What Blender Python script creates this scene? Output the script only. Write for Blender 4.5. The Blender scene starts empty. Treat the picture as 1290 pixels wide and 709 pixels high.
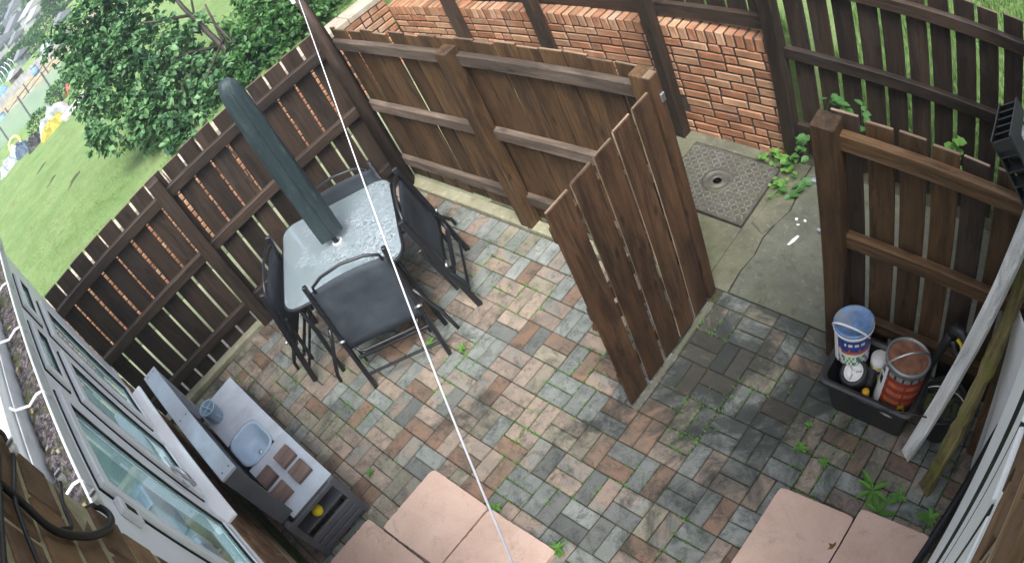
import bpy, bmesh, math, random
from mathutils import Matrix, Vector, noise as mnoise
rad = math.radians
random.seed(7)
SC = bpy.context.scene
COL = SC.collection

# ------------------------------------------------------------------ camera
cd = bpy.data.cameras.new('Camera'); cam = bpy.data.objects.new('Camera', cd); COL.objects.link(cam)
cd.type = 'PANO'; cd.panorama_type = 'FISHEYE_LENS_POLYNOMIAL'
cd.fisheye_fov = rad(180); cd.sensor_width = 36.0; cd.sensor_height = 36.0*562/1024
cd.fisheye_polynomial_k0 = 0.0
cd.fisheye_polynomial_k1 = -0.036351598; cd.fisheye_polynomial_k2 = -0.000202712282
cd.fisheye_polynomial_k3 = 1.50947287e-05; cd.fisheye_polynomial_k4 = -9.14453942e-07
cam.matrix_world = Matrix(((0.705049, -0.320779, 0.632461, 2.92182), (0.618118, 0.715143, -0.326344, -1.0687),
                           (-0.347616, 0.621024, 0.70249, 3.59575), (0, 0, 0, 1)))
cd.clip_start = 0.02; cd.clip_end = 2000
SC.camera = cam
# ------------------------------------------------------------------ sky, sun, exposure
SUN_EL, SUN_AZ = 58.0, -35.0          # azimuth: degrees counter-clockwise from +x
w = bpy.data.worlds.new('World'); SC.world = w; w.use_nodes = True
wn = w.node_tree; bg = wn.nodes['Background']
sky = wn.nodes.new('ShaderNodeTexSky'); sky.sky_type = 'NISHITA'; sky.sun_disc = False
sky.sun_elevation = rad(SUN_EL); sky.sun_rotation = rad(90-SUN_AZ)
sky.dust_density = 6.0; sky.air_density = 0.8; sky.ozone_density = 3.5
hs = wn.nodes.new('ShaderNodeHueSaturation'); hs.inputs['Saturation'].default_value = 0.45   # overcast: a paler, greyer sky
wn.links.new(sky.outputs[0], hs.inputs['Color']); wn.links.new(hs.outputs[0], bg.inputs[0]); bg.inputs[1].default_value = 0.14
sl = bpy.data.lights.new('Sun', 'SUN'); so = bpy.data.objects.new('Sun', sl); COL.objects.link(so)
sl.energy = 2.0; sl.angle = rad(30); sl.color = (1.0, 0.985, 0.96)
sd = Vector((math.cos(rad(SUN_EL))*math.cos(rad(SUN_AZ)), math.cos(rad(SUN_EL))*math.sin(rad(SUN_AZ)), math.sin(rad(SUN_EL))))
so.rotation_euler = sd.to_track_quat('Z', 'Y').to_euler()
SC.view_settings.view_transform = 'Standard'; SC.view_settings.look = 'None'
SC.view_settings.gamma = 1.0; SC.view_settings.use_curve_mapping = False
SC.view_settings.exposure = 1.3
SC.cycles.max_bounces = 8; SC.cycles.transparent_max_bounces = 16

# ------------------------------------------------------------------ object helpers
def link(o, parent=None):
    COL.objects.link(o)
    if parent is not None: o.parent = parent
    return o
def thing(name, label=None, cat=None, loc=(0, 0, 0), rot=(0, 0, 0), group=None, kind=None):
    o = link(bpy.data.objects.new(name, None)); o.empty_display_size = .1
    o.location = loc; o.rotation_euler = rot
    if label: o['label'] = label
    if cat: o['category'] = cat
    if group: o['group'] = group
    if kind: o['kind'] = kind
    return o
def tag(o, label=None, cat=None, group=None, kind=None):
    if label: o['label'] = label
    if cat: o['category'] = cat
    if group: o['group'] = group
    if kind: o['kind'] = kind
    return o
def part(name, me, mat, parent=None, loc=(0, 0, 0), rot=(0, 0, 0), label=None):
    """One mesh object.  A shared mesh takes its material through the object's own slot."""
    o = bpy.data.objects.new(name, me)
    if mat is not None:
        if not me.materials: me.materials.append(None)
        if isinstance(mat, (list, tuple)):
            while len(me.materials) < len(mat): me.materials.append(None)
            for i, m in enumerate(mat): o.material_slots[i].link = 'OBJECT'; o.material_slots[i].material = m
        else:
            o.material_slots[0].link = 'OBJECT'; o.material_slots[0].material = mat
    o.location = loc; o.rotation_euler = rot
    if label: o['label'] = label
    return link(o, parent)
def copy_tree(o, parent=None):
    c = o.copy(); COL.objects.link(c)
    if parent is not None: c.parent = parent
    for ch in list(o.children): copy_tree(ch, c)
    return c

# ------------------------------------------------------------------ mesh helpers
def to_mesh(bm, name, smooth=False):
    bmesh.ops.recalc_face_normals(bm, faces=bm.faces)
    me = bpy.data.meshes.new(name); bm.to_mesh(me); bm.free()
    if smooth:
        for p in me.polygons: p.use_smooth = True
    return me
def add_box(bm, c, s, ch=0.0, rot=None, mi=0):
    """Axis-aligned box, centre c, size s, with chamfered edges."""
    v0 = len(bm.verts)
    vs = [bm.verts.new((c[0]+sx*s[0]/2, c[1]+sy*s[1]/2, c[2]+sz*s[2]/2)) for sx in (-1, 1) for sy in (-1, 1) for sz in (-1, 1)]
    fs = [bm.faces.new([vs[i] for i in q]) for q in ((0, 1, 3, 2), (4, 6, 7, 5), (0, 4, 5, 1), (2, 3, 7, 6), (0, 2, 6, 4), (1, 5, 7, 3))]
    for f in fs: f.material_index = mi
    if rot is not None: bmesh.ops.rotate(bm, verts=vs, cent=c, matrix=rot)
    if ch > 0:
        es = list({e for f in fs for e in f.edges})
        r = bmesh.ops.bevel(bm, geom=es, offset=ch, segments=1, affect='EDGES', profile=.5, material=-1)
    return vs
_BOX = {}
def box_mesh(sx, sy, sz, ch=0.003, jit=0.0, seed=0, base=False, edges=False):
    """edges: the +x side gets slot 1 (raw timber edge), the top end slot 2"""
    k = (round(sx, 4), round(sy, 4), round(sz, 4), ch, jit, seed, base, edges)
    if k not in _BOX:
        bm = bmesh.new(); add_box(bm, (0, 0, sz/2 if base else 0), (sx, sy, sz), ch)
        if jit:
            r = random.Random(seed*31+5)
            for v in bm.verts: v.co += Vector((r.uniform(-jit, jit), r.uniform(-jit, jit), r.uniform(-jit, jit)))
        if edges:
            bmesh.ops.recalc_face_normals(bm, faces=bm.faces)
            for f in bm.faces: f.material_index = 1 if f.normal.x > .8 else (2 if f.normal.z > .8 else 0)
        _BOX[k] = to_mesh(bm, 'box')
    return _BOX[k]
def add_tube(bm, pts, r, seg=8, cap=True, mi=0, flat=1.0):
    pts = [Vector(p) for p in pts]
    rs = r if isinstance(r, (list, tuple)) else [r]*len(pts)
    rings = []; prev = None
    for i, p in enumerate(pts):
        d = (pts[min(i+1, len(pts)-1)]-pts[max(i-1, 0)]).normalized()
        if prev is None:
            a = Vector((0, 0, 1)) if abs(d.z) < .9 else Vector((1, 0, 0)); u = d.cross(a).normalized()
        else:
            u = (prev-d*prev.dot(d)).normalized()
        v = d.cross(u); prev = u
        rings.append([bm.verts.new(p+u*(math.cos(2*math.pi*k/seg)*rs[i])+v*(math.sin(2*math.pi*k/seg)*rs[i]*flat)) for k in range(seg)])
    for a, b in zip(rings, rings[1:]):
        for k in range(seg):
            f = bm.faces.new((a[k], a[(k+1) % seg], b[(k+1) % seg], b[k])); f.material_index = mi; f.smooth = True
    if cap:
        for ring in (rings[0], rings[-1]):
            f = bm.faces.new(ring); f.material_index = mi
def tube(pts, r, seg=8, flat=1.0):
    bm = bmesh.new(); add_tube(bm, pts, r, seg, flat=flat); return to_mesh(bm, 'tube')
def add_lathe(bm, prof, seg=24, c=(0, 0, 0), mi=0, close=False):
    rings = []
    for r, z in prof:
        if r < 1e-6: rings.append([bm.verts.new((c[0], c[1], c[2]+z))])
        else: rings.append([bm.verts.new((c[0]+r*math.cos(2*math.pi*k/seg), c[1]+r*math.sin(2*math.pi*k/seg), c[2]+z)) for k in range(seg)])
    for a, b in zip(rings, rings[1:]):
        for k in range(seg):
            q = [a[k % len(a)], a[(k+1) % len(a)], b[(k+1) % len(b)], b[k % len(b)]]
            q2 = []
            for x in q:
                if x not in q2: q2.append(x)
            if len(q2) >= 3:
                f = bm.faces.new(q2); f.material_index = mi; f.smooth = True
def lathe(prof, seg=24):
    bm = bmesh.new(); add_lathe(bm, prof, seg); return to_mesh(bm, 'lathe')
def add_prism(bm, poly, z0, z1, ch=0.0, mi=0):
    a = [bm.verts.new((x, y, z0)) for x, y in poly]; b = [bm.verts.new((x, y, z1)) for x, y in poly]
    n = len(poly); fs = [bm.faces.new(a[::-1]), bm.faces.new(b)]
    for k in range(n): fs.append(bm.faces.new((a[k], a[(k+1) % n], b[(k+1) % n], b[k])))
    for f in fs: f.material_index = mi
    if ch: bmesh.ops.bevel(bm, geom=[e for e in fs[1].edges], offset=ch, segments=1, affect='EDGES')
def prism(poly, z0, z1, ch=0.0):
    bm = bmesh.new(); add_prism(bm, poly, z0, z1, ch); return to_mesh(bm, 'prism')
def rrect(cx, cy, sx, sy, r, n=5):
    out = []
    for (qx, qy, a0) in ((1, 1, 0), (-1, 1, 90), (-1, -1, 180), (1, -1, 270)):
        for k in range(n+1):
            a = rad(a0+90*k/n); out.append((cx+qx*(sx/2-r)+r*math.cos(a), cy+qy*(sy/2-r)+r*math.sin(a)))
    return out
def loft(rings, name='loft', cap0=True, cap1=True, smooth=True):
    bm = bmesh.new(); R = [[bm.verts.new(p) for p in ring] for ring in rings]; n = len(R[0])
    for a, b in zip(R, R[1:]):
        for k in range(n):
            f = bm.faces.new((a[k], a[(k+1) % n], b[(k+1) % n], b[k])); f.smooth = smooth
    if cap0: bm.faces.new(R[0])
    if cap1: bm.faces.new(R[-1])
    return to_mesh(bm, name)

# ------------------------------------------------------------------ material helpers
class Mat:
    def __init__(s, name):
        s.m = bpy.data.materials.new(name); s.m.use_nodes = True; s.nt = s.m.node_tree
        s.b = s.nt.nodes['Principled BSDF']; s.out = s.nt.nodes['Material Output']
    def n(s, t, **kw):
        x = s.nt.nodes.new('ShaderNode'+t)
        for k, v in kw.items(): setattr(x, k, v)
        return x
    def l(s, a, b): s.nt.links.new(a, b)
    def vec(s, coord='world', stretch=(1, 1, 1), rnd=True):
        if coord == 'world': v = s.n('NewGeometry').outputs['Position']
        else: v = s.n('TexCoord').outputs['Object']
        if rnd:
            oi = s.n('ObjectInfo'); mu = s.n('Math', operation='MULTIPLY'); mu.inputs[1].default_value = 53.7
            s.l(oi.outputs['Random'], mu.inputs[0]); ad = s.n('VectorMath', operation='ADD'); s.l(v, ad.inputs[0]); s.l(mu.outputs[0], ad.inputs[1]); v = ad.outputs[0]
        mp = s.n('Mapping'); mp.inputs['Scale'].default_value = stretch; s.l(v, mp.inputs['Vector']); return mp.outputs[0]
    def noise(s, v, scale, detail=4, rough=.55, dist=0.0):
        x = s.n('TexNoise'); x.inputs['Scale'].default_value = scale; x.inputs['Detail'].default_value = detail
        x.inputs['Roughness'].default_value = rough; x.inputs['Distortion'].default_value = dist
        s.l(v, x.inputs['Vector']); return x.outputs[0]
    def ramp(s, f, stops):
        x = s.n('ValToRGB'); e = x.color_ramp.elements
        while len(e) < len(stops): e.new(.5)
        for el, (p, c) in zip(e, stops): el.position = p; el.color = (c[0], c[1], c[2], 1) if len(c) == 3 else c
        s.l(f, x.inputs[0]); return x.outputs[0]
    def mix(s, f, a, b, mode='MIX'):
        x = s.n('Mix', data_type='RGBA', blend_type=mode); 
        if isinstance(f, (int, float)): x.inputs[0].default_value = f
        else: s.l(f, x.inputs[0])
        for i, c in ((6, a), (7, b)):
            if isinstance(c, (tuple, list)): x.inputs[i].default_value = (c[0], c[1], c[2], 1)
            else: s.l(c, x.inputs[i])
        return x.outputs[2]
    def rng(s, f, lo, hi, a=0.0, b=1.0):
        x = s.n('MapRange'); x.inputs[1].default_value = lo; x.inputs[2].default_value = hi; x.inputs[3].default_value = a; x.inputs[4].default_value = b
        s.l(f, x.inputs[0]); return x.outputs[0]
    def vary(s, col, amt, hue=0.0):
        oi = s.n('ObjectInfo'); x = s.n('HueSaturation'); s.l(col, x.inputs['Color'])
        s.l(s.rng(oi.outputs['Random'], 0, 1, 1-amt, 1+amt), x.inputs['Value'])
        return x.outputs[0]
    def bump(s, h, strength=.3, dist=.01):
        x = s.n('Bump'); x.inputs['Strength'].default_value = strength; x.inputs['Distance'].default_value = dist
        s.l(h, x.inputs['Height']); s.l(x.outputs[0], s.b.inputs['Normal'])
    def done(s, col=None, rough=.8, spec=.4, metal=0.0):
        if col is not None:
            if isinstance(col, (tuple, list)): s.b.inputs['Base Color'].default_value = (*col[:3], 1)
            else: s.l(col, s.b.inputs['Base Color'])
        if isinstance(rough, (int, float)): s.b.inputs['Roughness'].default_value = rough
        else: s.l(rough, s.b.inputs['Roughness'])
        s.b.inputs['Specular IOR Level'].default_value = spec; s.b.inputs['Metallic'].default_value = metal
        return s.m

def simple(name, col, rough=.5, var=.12, scale=18, bump=.1, spec=.4, metal=0.0, dirt=None, dirt_amt=.5, coord='obj'):
    M = Mat(name); v = M.vec(coord, rnd=(coord == 'obj')); n = M.noise(v, scale, 5, .6)
    c = M.ramp(n, [(.3, [x*(1-var) for x in col]), (.7, [min(1, x*(1+var)) for x in col])])
    if dirt is not None:
        d = M.noise(v, scale*.35, 6, .65, .4); c = M.mix(M.rng(d, .5, .68, 0, dirt_amt), c, dirt)
    M.bump(n, bump, .004)
    return M.done(c, rough, spec, metal)

def wood(name, c1, c2, axis='z', coord='world', var=.3, rough=.62, knots=.8, moss=None, spec=.35, grey=None):
    st = {'x': (1.2, 22, 22), 'y': (22, 1.2, 22), 'z': (22, 22, 1.2)}[axis]
    st2 = {'x': (.9, 5, 5), 'y': (5, .9, 5), 'z': (5, 5, .9)}[axis]
    st3 = {'x': (3.2, 8, 8), 'y': (8, 3.2, 8), 'z': (8, 8, 3.2)}[axis]
    M = Mat(name); v = M.vec(coord, st); g = M.noise(v, 2.2, 6, .62, .6)
    c = M.ramp(g, [(.30, c2), (.52, c1), (.74, [x*1.3 for x in c1])])
    b = M.noise(M.vec(coord, st2), 1.5, 5, .62, .5)
    c = M.mix(M.rng(b, .46, .62, 0, .85), c, [x*.8 for x in c2])                   # damp, dark areas
    if grey is not None:
        b2 = M.noise(M.vec(coord, st2), 3.0, 6, .7, .6); c = M.mix(M.rng(b2, .52, .66, 0, .6), c, grey)
    if knots:
        vo = M.n('TexVoronoi'); vo.inputs['Scale'].default_value = 1.0; M.l(M.vec(coord, st3), vo.inputs['Vector'])
        c = M.mix(M.rng(vo.outputs['Distance'], .05, .16, knots, 0), c, [x*.45 for x in c2])
        hl = M.noise(M.vec(coord, (5, 5, 5)), 2.2, 6, .7); c = M.mix(M.rng(hl, .63, .72, 0, .30), c, [x*2.2 for x in c1])
    if moss is not None:
        ms = M.noise(M.vec('world', rnd=False), 7, 5, .7); c = M.mix(M.rng(ms, .52, .64, 0, .75), c, moss)
    f = M.noise(M.vec(coord, (1, 1, 1)), 160, 2); c = M.mix(M.rng(f, .64, .72, 0, .3), c, [x*2.4 for x in c1])
    c = M.vary(c, var)
    M.bump(g, .5, .004)
    return M.done(c, rough, spec)

def brick_mat(name, c1, c2, moss=.3, pale=.3):
    M = Mat(name); v = M.vec('world', rnd=True); n = M.noise(v, 9, 5, .65)
    c = M.ramp(n, [(.3, c2), (.52, c1), (.75, [min(1, x*1.25) for x in c1])])
    f = M.noise(v, 120, 3, .7); c = M.mix(M.rng(f, .55, .75, 0, .4), c, [x*.45 for x in c1])
    e = M.noise(M.vec('world', rnd=False), 3.2, 6, .7); c = M.mix(M.rng(e, .56, .7, 0, pale), c, (.55, .45, .36))
    g = M.noise(M.vec('world', rnd=False, stretch=(1, 1, 1.5)), 4.1, 6, .7, .3); c = M.mix(M.rng(g, .55, .68, 0, moss), c, (.17, .17, .08))
    c = M.vary(c, .22); M.bump(f, .35, .004)
    return M.done(c, .88, .2)

def paver_mat(name, ca, cb):
    M = Mat(name); v = M.vec('world', rnd=True); n = M.noise(v, 7.5, 4, .6, .4); W = M.vec('world', rnd=False)
    c = M.ramp(n, [(.38, ca), (.60, cb)])
    blot = M.noise(v, 12, 8, .78, .5); c = M.mix(M.rng(blot, .49, .63, 0, .8), c, [x*.30 for x in cb])
    rub = M.noise(v, 6, 6, .7); c = M.mix(M.rng(rub, .54, .66, 0, .4), c, [min(1, x*1.3+.02) for x in ca])
    f = M.noise(v, 230, 3, .7); c = M.mix(M.rng(f, .52, .75, 0, .5), c, [min(1, x*1.4+.02) for x in ca]); c = M.mix(M.rng(f, .3, .45, .5, 0), c, [x*.35 for x in ca])
    # dark algae and lichen in connected patches, heaviest on the damp ground past the gate and by the left kerb
    al = M.noise(W, 1.9, 9, .74, .7); acc = al
    for (px, py, rr, amt) in ((1.6, .85, 1.1, .21), (1.15, .45, .6, .12), (-1.8, -.9, .8, .08), (.15, -.15, .45, .045), (-.5, -.75, .5, .05)):
        d = M.n('VectorMath', operation='DISTANCE'); M.l(W, d.inputs[0]); d.inputs[1].default_value = (px, py, 0)
        a = M.n('Math', operation='ADD'); M.l(acc, a.inputs[0]); M.l(M.rng(d.outputs['Value'], 0, rr, amt, 0), a.inputs[1]); acc = a.outputs[0]
    c = M.mix(M.rng(acc, .55, .67, 0, .85), c, (.024, .030, .026))
    g = M.noise(W, 3.8, 9, .8); c = M.mix(M.rng(g, .57, .68, 0, .45), c, (.085, .105, .055))
    c = M.vary(c, .17); M.bump(f, .35, .003)
    M.done(c, M.rng(n, .3, .7, .55, .85), .4)
    return M.m

def leaf_mat(name, cols, trans=.35, rough=.45):
    M = Mat(name); g = M.n('NewGeometry'); n = M.noise(M.vec('world', rnd=False), 2.2, 3)
    ad = M.n('Math', operation='MULTIPLY_ADD'); M.l(n, ad.inputs[0]); ad.inputs[1].default_value = 1.0
    mr = M.rng(g.outputs['Random Per Island'], 0, 1, -.35, .35); M.l(mr, ad.inputs[2])
    c = M.ramp(ad.outputs[0], [(.15, cols[0]), (.5, cols[1]), (.85, cols[2])])
    M.done(c, rough, .35)
    t = M.n('BsdfTranslucent'); M.l(M.mix(.5, c, (.5, .9, .12), 'MULTIPLY'), t.inputs[0])
    mx = M.n('MixShader'); mx.inputs[0].default_value = trans; M.l(M.b.outputs[0], mx.inputs[1]); M.l(t.outputs[0], mx.inputs[2])
    M.l(mx.outputs[0], M.out.inputs[0]); return M.m

def glass_mat(name, tint, refl=.5, bump=0.0, body=None, body_amt=0.0, rough=.02):
    M = Mat(name); tr = M.n('BsdfTransparent'); tr.inputs[0].default_value = (*tint, 1)
    gl = M.n('BsdfGlossy'); gl.inputs['Roughness'].default_value = rough
    fr = M.n('Fresnel'); fr.inputs[0].default_value = 1.5
    if bump:
        nz = M.noise(M.vec('obj', rnd=False), bump, 3, .6, .6); bp = M.n('Bump'); bp.inputs['Strength'].default_value = .9; bp.inputs['Distance'].default_value = .02
        M.l(nz, bp.inputs['Height']); M.l(bp.outputs[0], gl.inputs['Normal']); M.l(bp.outputs[0], fr.inputs['Normal'])
    ml = M.n('Math', operation='MULTIPLY_ADD'); M.l(fr.outputs[0], ml.inputs[0]); ml.inputs[1].default_value = refl*2; ml.inputs[2].default_value = .0; ml.use_clamp = True
    bf = M.n('Math', operation='SUBTRACT'); bf.inputs[0].default_value = 1.0; M.l(M.n('NewGeometry').outputs['Backfacing'], bf.inputs[1])
    m2 = M.n('Math', operation='MULTIPLY'); M.l(ml.outputs[0], m2.inputs[0]); M.l(bf.outputs[0], m2.inputs[1]); ml = m2
    base = tr.outputs[0]
    if body is not None:
        df = M.n('BsdfDiffuse'); df.inputs[0].default_value = (*body, 1); m0 = M.n('MixShader')
        if bump:
            nz2 = M.noise(M.vec('obj', rnd=False), 4.0, 5, .6); M.l(M.rng(nz2, .35, .65, body_amt*.55, min(1, body_amt*1.5)), m0.inputs[0])
        else: m0.inputs[0].default_value = body_amt
        M.l(tr.outputs[0], m0.inputs[1]); M.l(df.outputs[0], m0.inputs[2]); base = m0.outputs[0]
    mx = M.n('MixShader'); M.l(ml.outputs[0], mx.inputs[0]); M.l(base, mx.inputs[1]); M.l(gl.outputs[0], mx.inputs[2])
    M.l(mx.outputs[0], M.out.inputs[0]); return M.m

WD_D = ((.041, .027, .0185), (.017, .0115, .0085)); WD_M = ((.086, .047, .020), (.030, .017, .009)); WD_L = ((.155, .118, .090), (.07, .053, .040))
MT = {}
for ax in 'xyz':
    MT['dark_'+ax] = wood('dark stained timber '+ax, *WD_D, axis=ax, grey=(.050, .041, .036))
    MT['mid_'+ax] = wood('brown stained timber '+ax, *WD_M, axis=ax, grey=(.125, .078, .042))
    MT['pale_'+ax] = wood('worn timber '+ax, *WD_L, axis=ax, grey=(.1, .075, .06))
MT['brown_obj'] = wood('brown gate boards', (.078, .040, .019), (.028, .015, .009), axis='z', coord='obj', grey=(.098, .056, .029), var=.18)
MT['rawedge'] = wood('bare board edge', (.42, .34, .24), (.16, .105, .065), axis='z', coord='obj')
MT['rawend'] = wood('weathered board end', (.20, .145, .095), (.10, .068, .044), axis='x', coord='obj')
MT['mossy'] = wood('mossy old timber', (.24, .20, .085), (.085, .065, .028), axis='z', coord='obj', moss=(.16, .17, .03), rough=.85)
MT['whitewood'] = wood('weathered white timber', (.72, .72, .70), (.55, .55, .53), axis='z', coord='obj', var=.05, rough=.7, grey=(.22, .21, .19))
PAV = [paver_mat('paver buff pink', (.315, .245, .19), (.205, .175, .145)), paver_mat('paver blue grey', (.235, .25, .23), (.165, .18, .165)),
       paver_mat('paver brown', (.225, .14, .095), (.155, .12, .09)), paver_mat('paver dark grey', (.125, .135, .125), (.16, .165, .15)),
       paver_mat('paver olive buff', (.27, .24, .18), (.185, .175, .135)), paver_mat('paver pink and grey', (.29, .22, .17), (.20, .215, .195))]
BRK = [brick_mat('orange brick', (.36, .185, .105), (.26, .13, .075)), brick_mat('pale orange brick', (.39, .225, .135), (.30, .165, .095), pale=.4),
       brick_mat('red brick', (.31, .145, .08), (.21, .098, .056), moss=.4)]
HBRK = [brick_mat('brown house brick', (.26, .155, .085), (.14, .085, .05), moss=.25, pale=.1), brick_mat('dark house brick', (.19, .115, .07), (.10, .065, .045), moss=.25, pale=.05)]

def concrete(name, c1, c2, moss=.6, mossc=(.13, .14, .055)):
    M = Mat(name); v = M.vec('world', rnd=False); n = M.noise(v, 3.5, 7, .68, .2); c = M.ramp(n, [(.3, c2), (.7, c1)])
    f = M.noise(v, 140, 3, .7); c = M.mix(M.rng(f, .55, .75, 0, .5), c, [x*.5 for x in c1])
    k2 = M.noise(v, 9, 9, .8, .5); c = M.mix(M.rng(k2, .52, .64, 0, .55), c, [x*.55 for x in c2]); p = M.noise(v, 22, 5, .6); c = M.mix(M.rng(p, .58, .7, 0, .45), c, [min(1, x*1.5) for x in c1])
    g = M.noise(v, 2.2, 7, .72, .5); c = M.mix(M.rng(g, .47, .66, 0, moss), c, mossc)
    M.bump(f, .35, .004); return M.done(c, .85, .3)
MT['conc'] = concrete('old mossy concrete', (.175, .172, .125), (.08, .082, .058), moss=.7, mossc=(.085, .095, .04))
MT['conc2'] = concrete('damp grey concrete', (.155, .16, .125), (.085, .09, .07), moss=.55, mossc=(.075, .085, .045))
MT['kerb'] = concrete('mossy kerb', (.33, .315, .23), (.19, .185, .125), moss=.6, mossc=(.17, .175, .065))
MT['pale_conc'] = concrete('pale concrete edging', (.55, .55, .50), (.42, .42, .38), moss=.25)
MT['coping'] = concrete('weathered coping', (.47, .41, .34), (.30, .25, .20), moss=.3)
MT['greenpath'] = concrete('green algae concrete', (.33, .36, .24), (.22, .25, .16), moss=.6, mossc=(.2, .27, .1))
def slab_mat():
    M = Mat('pink paving slab'); v = M.vec('world', rnd=True); n = M.noise(v, 3.5, 6, .65, .3); c = M.ramp(n, [(.3, (.54, .37, .285)), (.55, (.64, .455, .365)), (.75, (.69, .505, .415))])
    f = M.noise(v, 190, 3, .75); c = M.mix(M.rng(f, .55, .72, 0, .5), c, (.80, .62, .52)); c = M.mix(M.rng(f, .28, .43, .55, 0), c, (.32, .19, .135))
    d = M.noise(v, 5.5, 9, .78, .6); c = M.mix(M.rng(d, .55, .70, 0, .6), c, (.30, .215, .16))
    w_ = M.noise(M.vec('world', rnd=False), 1.7, 8, .75, .5); c = M.mix(M.rng(w_, .54, .68, 0, .4), c, (.25, .225, .165))
    M.bump(f, .4, .003); M.done(c, .82, .35); return M.m
MT['slab'] = slab_mat()
def joint():
    M = Mat('mossy joint sand'); v = M.vec('world', rnd=False); n = M.noise(v, 60, 4, .7)
    c = M.ramp(n, [(.35, (.035, .03, .022)), (.65, (.085, .075, .055))])
    g = M.noise(v, 3.0, 6, .7); c = M.mix(M.rng(g, .46, .64, 0, .8), c, (.065, .095, .028)); M.bump(n, .5, .006); return M.done(c, .95, .1)
MT['joint'] = joint()
MT['mortar'] = simple('dark recessed mortar', (.055, .043, .034), rough=.95, var=.3, scale=40, bump=.3, coord='world')
MT['mortar_pale'] = simple('house mortar', (.36, .31, .20), rough=.95, var=.35, scale=30, bump=.4, coord='world')
MT['upvc'] = simple('white window plastic', (.84, .86, .85), rough=.32, var=.05, scale=5, bump=.02, dirt=(.5, .52, .5), dirt_amt=.3)
MT['gutterp'] = simple('aged gutter plastic', (.60, .62, .62), rough=.45, var=.06, dirt=(.35, .36, .33), dirt_amt=.5)
MT['upvc_white'] = simple('white sill plastic', (.88, .88, .87), rough=.4, var=.03, scale=6, bump=.02)
MT['seal'] = simple('black rubber seal', (.012, .012, .013), rough=.6)
MT['black'] = simple('black powder coated metal', (.012, .013, .016), rough=.38, var=.25, spec=.5)
MT['blackplastic'] = simple('black plastic', (.018, .019, .021), rough=.42, var=.3, spec=.5, dirt=(.06, .055, .045), dirt_amt=.35)
MT['cablem'] = simple('black cable', (.014, .014, .016), rough=.5)
MT['chrome'] = simple('brushed steel', (.62, .63, .64), rough=.28, metal=.9, var=.08)
MT['white'] = simple('white plastic', (.75, .75, .74), rough=.4, var=.06, dirt=(.45, .43, .38), dirt_amt=.3)
MT['clip'] = simple('white cable clip', (.66, .66, .62), rough=.5)
def fabric():
    M = Mat('dark textile sling'); v = M.vec('obj', rnd=False); wv = M.n('TexWave'); wv.inputs['Scale'].default_value = 150; M.l(v, wv.inputs[0])
    n = M.noise(v, 9, 4); c = M.ramp(n, [(.3, (.024, .031, .040)), (.7, (.042, .052, .064))]); M.bump(wv.outputs[1], .2, .002); return M.done(c, .7, .35)
MT['fabric'] = fabric()
def canvas():
    M = Mat('dark green parasol cover'); v = M.vec('obj', (1, 1, .3), rnd=False); n = M.noise(v, 14, 5, .6, .8)
    c = M.ramp(n, [(.3, (.012, .024, .028)), (.7, (.026, .043, .047))]); d = M.noise(v, 30, 5, .7); c = M.mix(M.rng(d, .58, .7, 0, .35), c, (.10, .14, .14))
    M.bump(n, .6, .012); return M.done(c, .6, .4)
MT['canvas'] = canvas()
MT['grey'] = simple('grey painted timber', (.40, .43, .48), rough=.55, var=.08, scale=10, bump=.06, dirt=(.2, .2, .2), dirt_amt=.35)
MT['greydark'] = simple('dark grey timber paint and shade', (.095, .10, .115), rough=.6, var=.15, scale=10, bump=.06)  # kitchen sides and edges: darker grey paint with part of their shade mixed in
MT['sink'] = simple('pale blue grey plastic', (.36, .46, .57), rough=.35, var=.06, scale=6, bump=.02, dirt=(.3, .33, .35), dirt_amt=.4)
MT['cup'] = simple('blue grey cup plastic', (.33, .45, .56), rough=.35, var=.06)
MT['burner'] = wood('brown slatted block', (.17, .115, .095), (.10, .065, .055), axis='y', coord='obj', var=.1)
MT['yellow'] = simple('yellow plastic', (.72, .56, .02), rough=.4, var=.06)
MT['lawn'] = None
MT['glass'] = glass_mat('window glass', (.62, .71, .70), .8)
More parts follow.
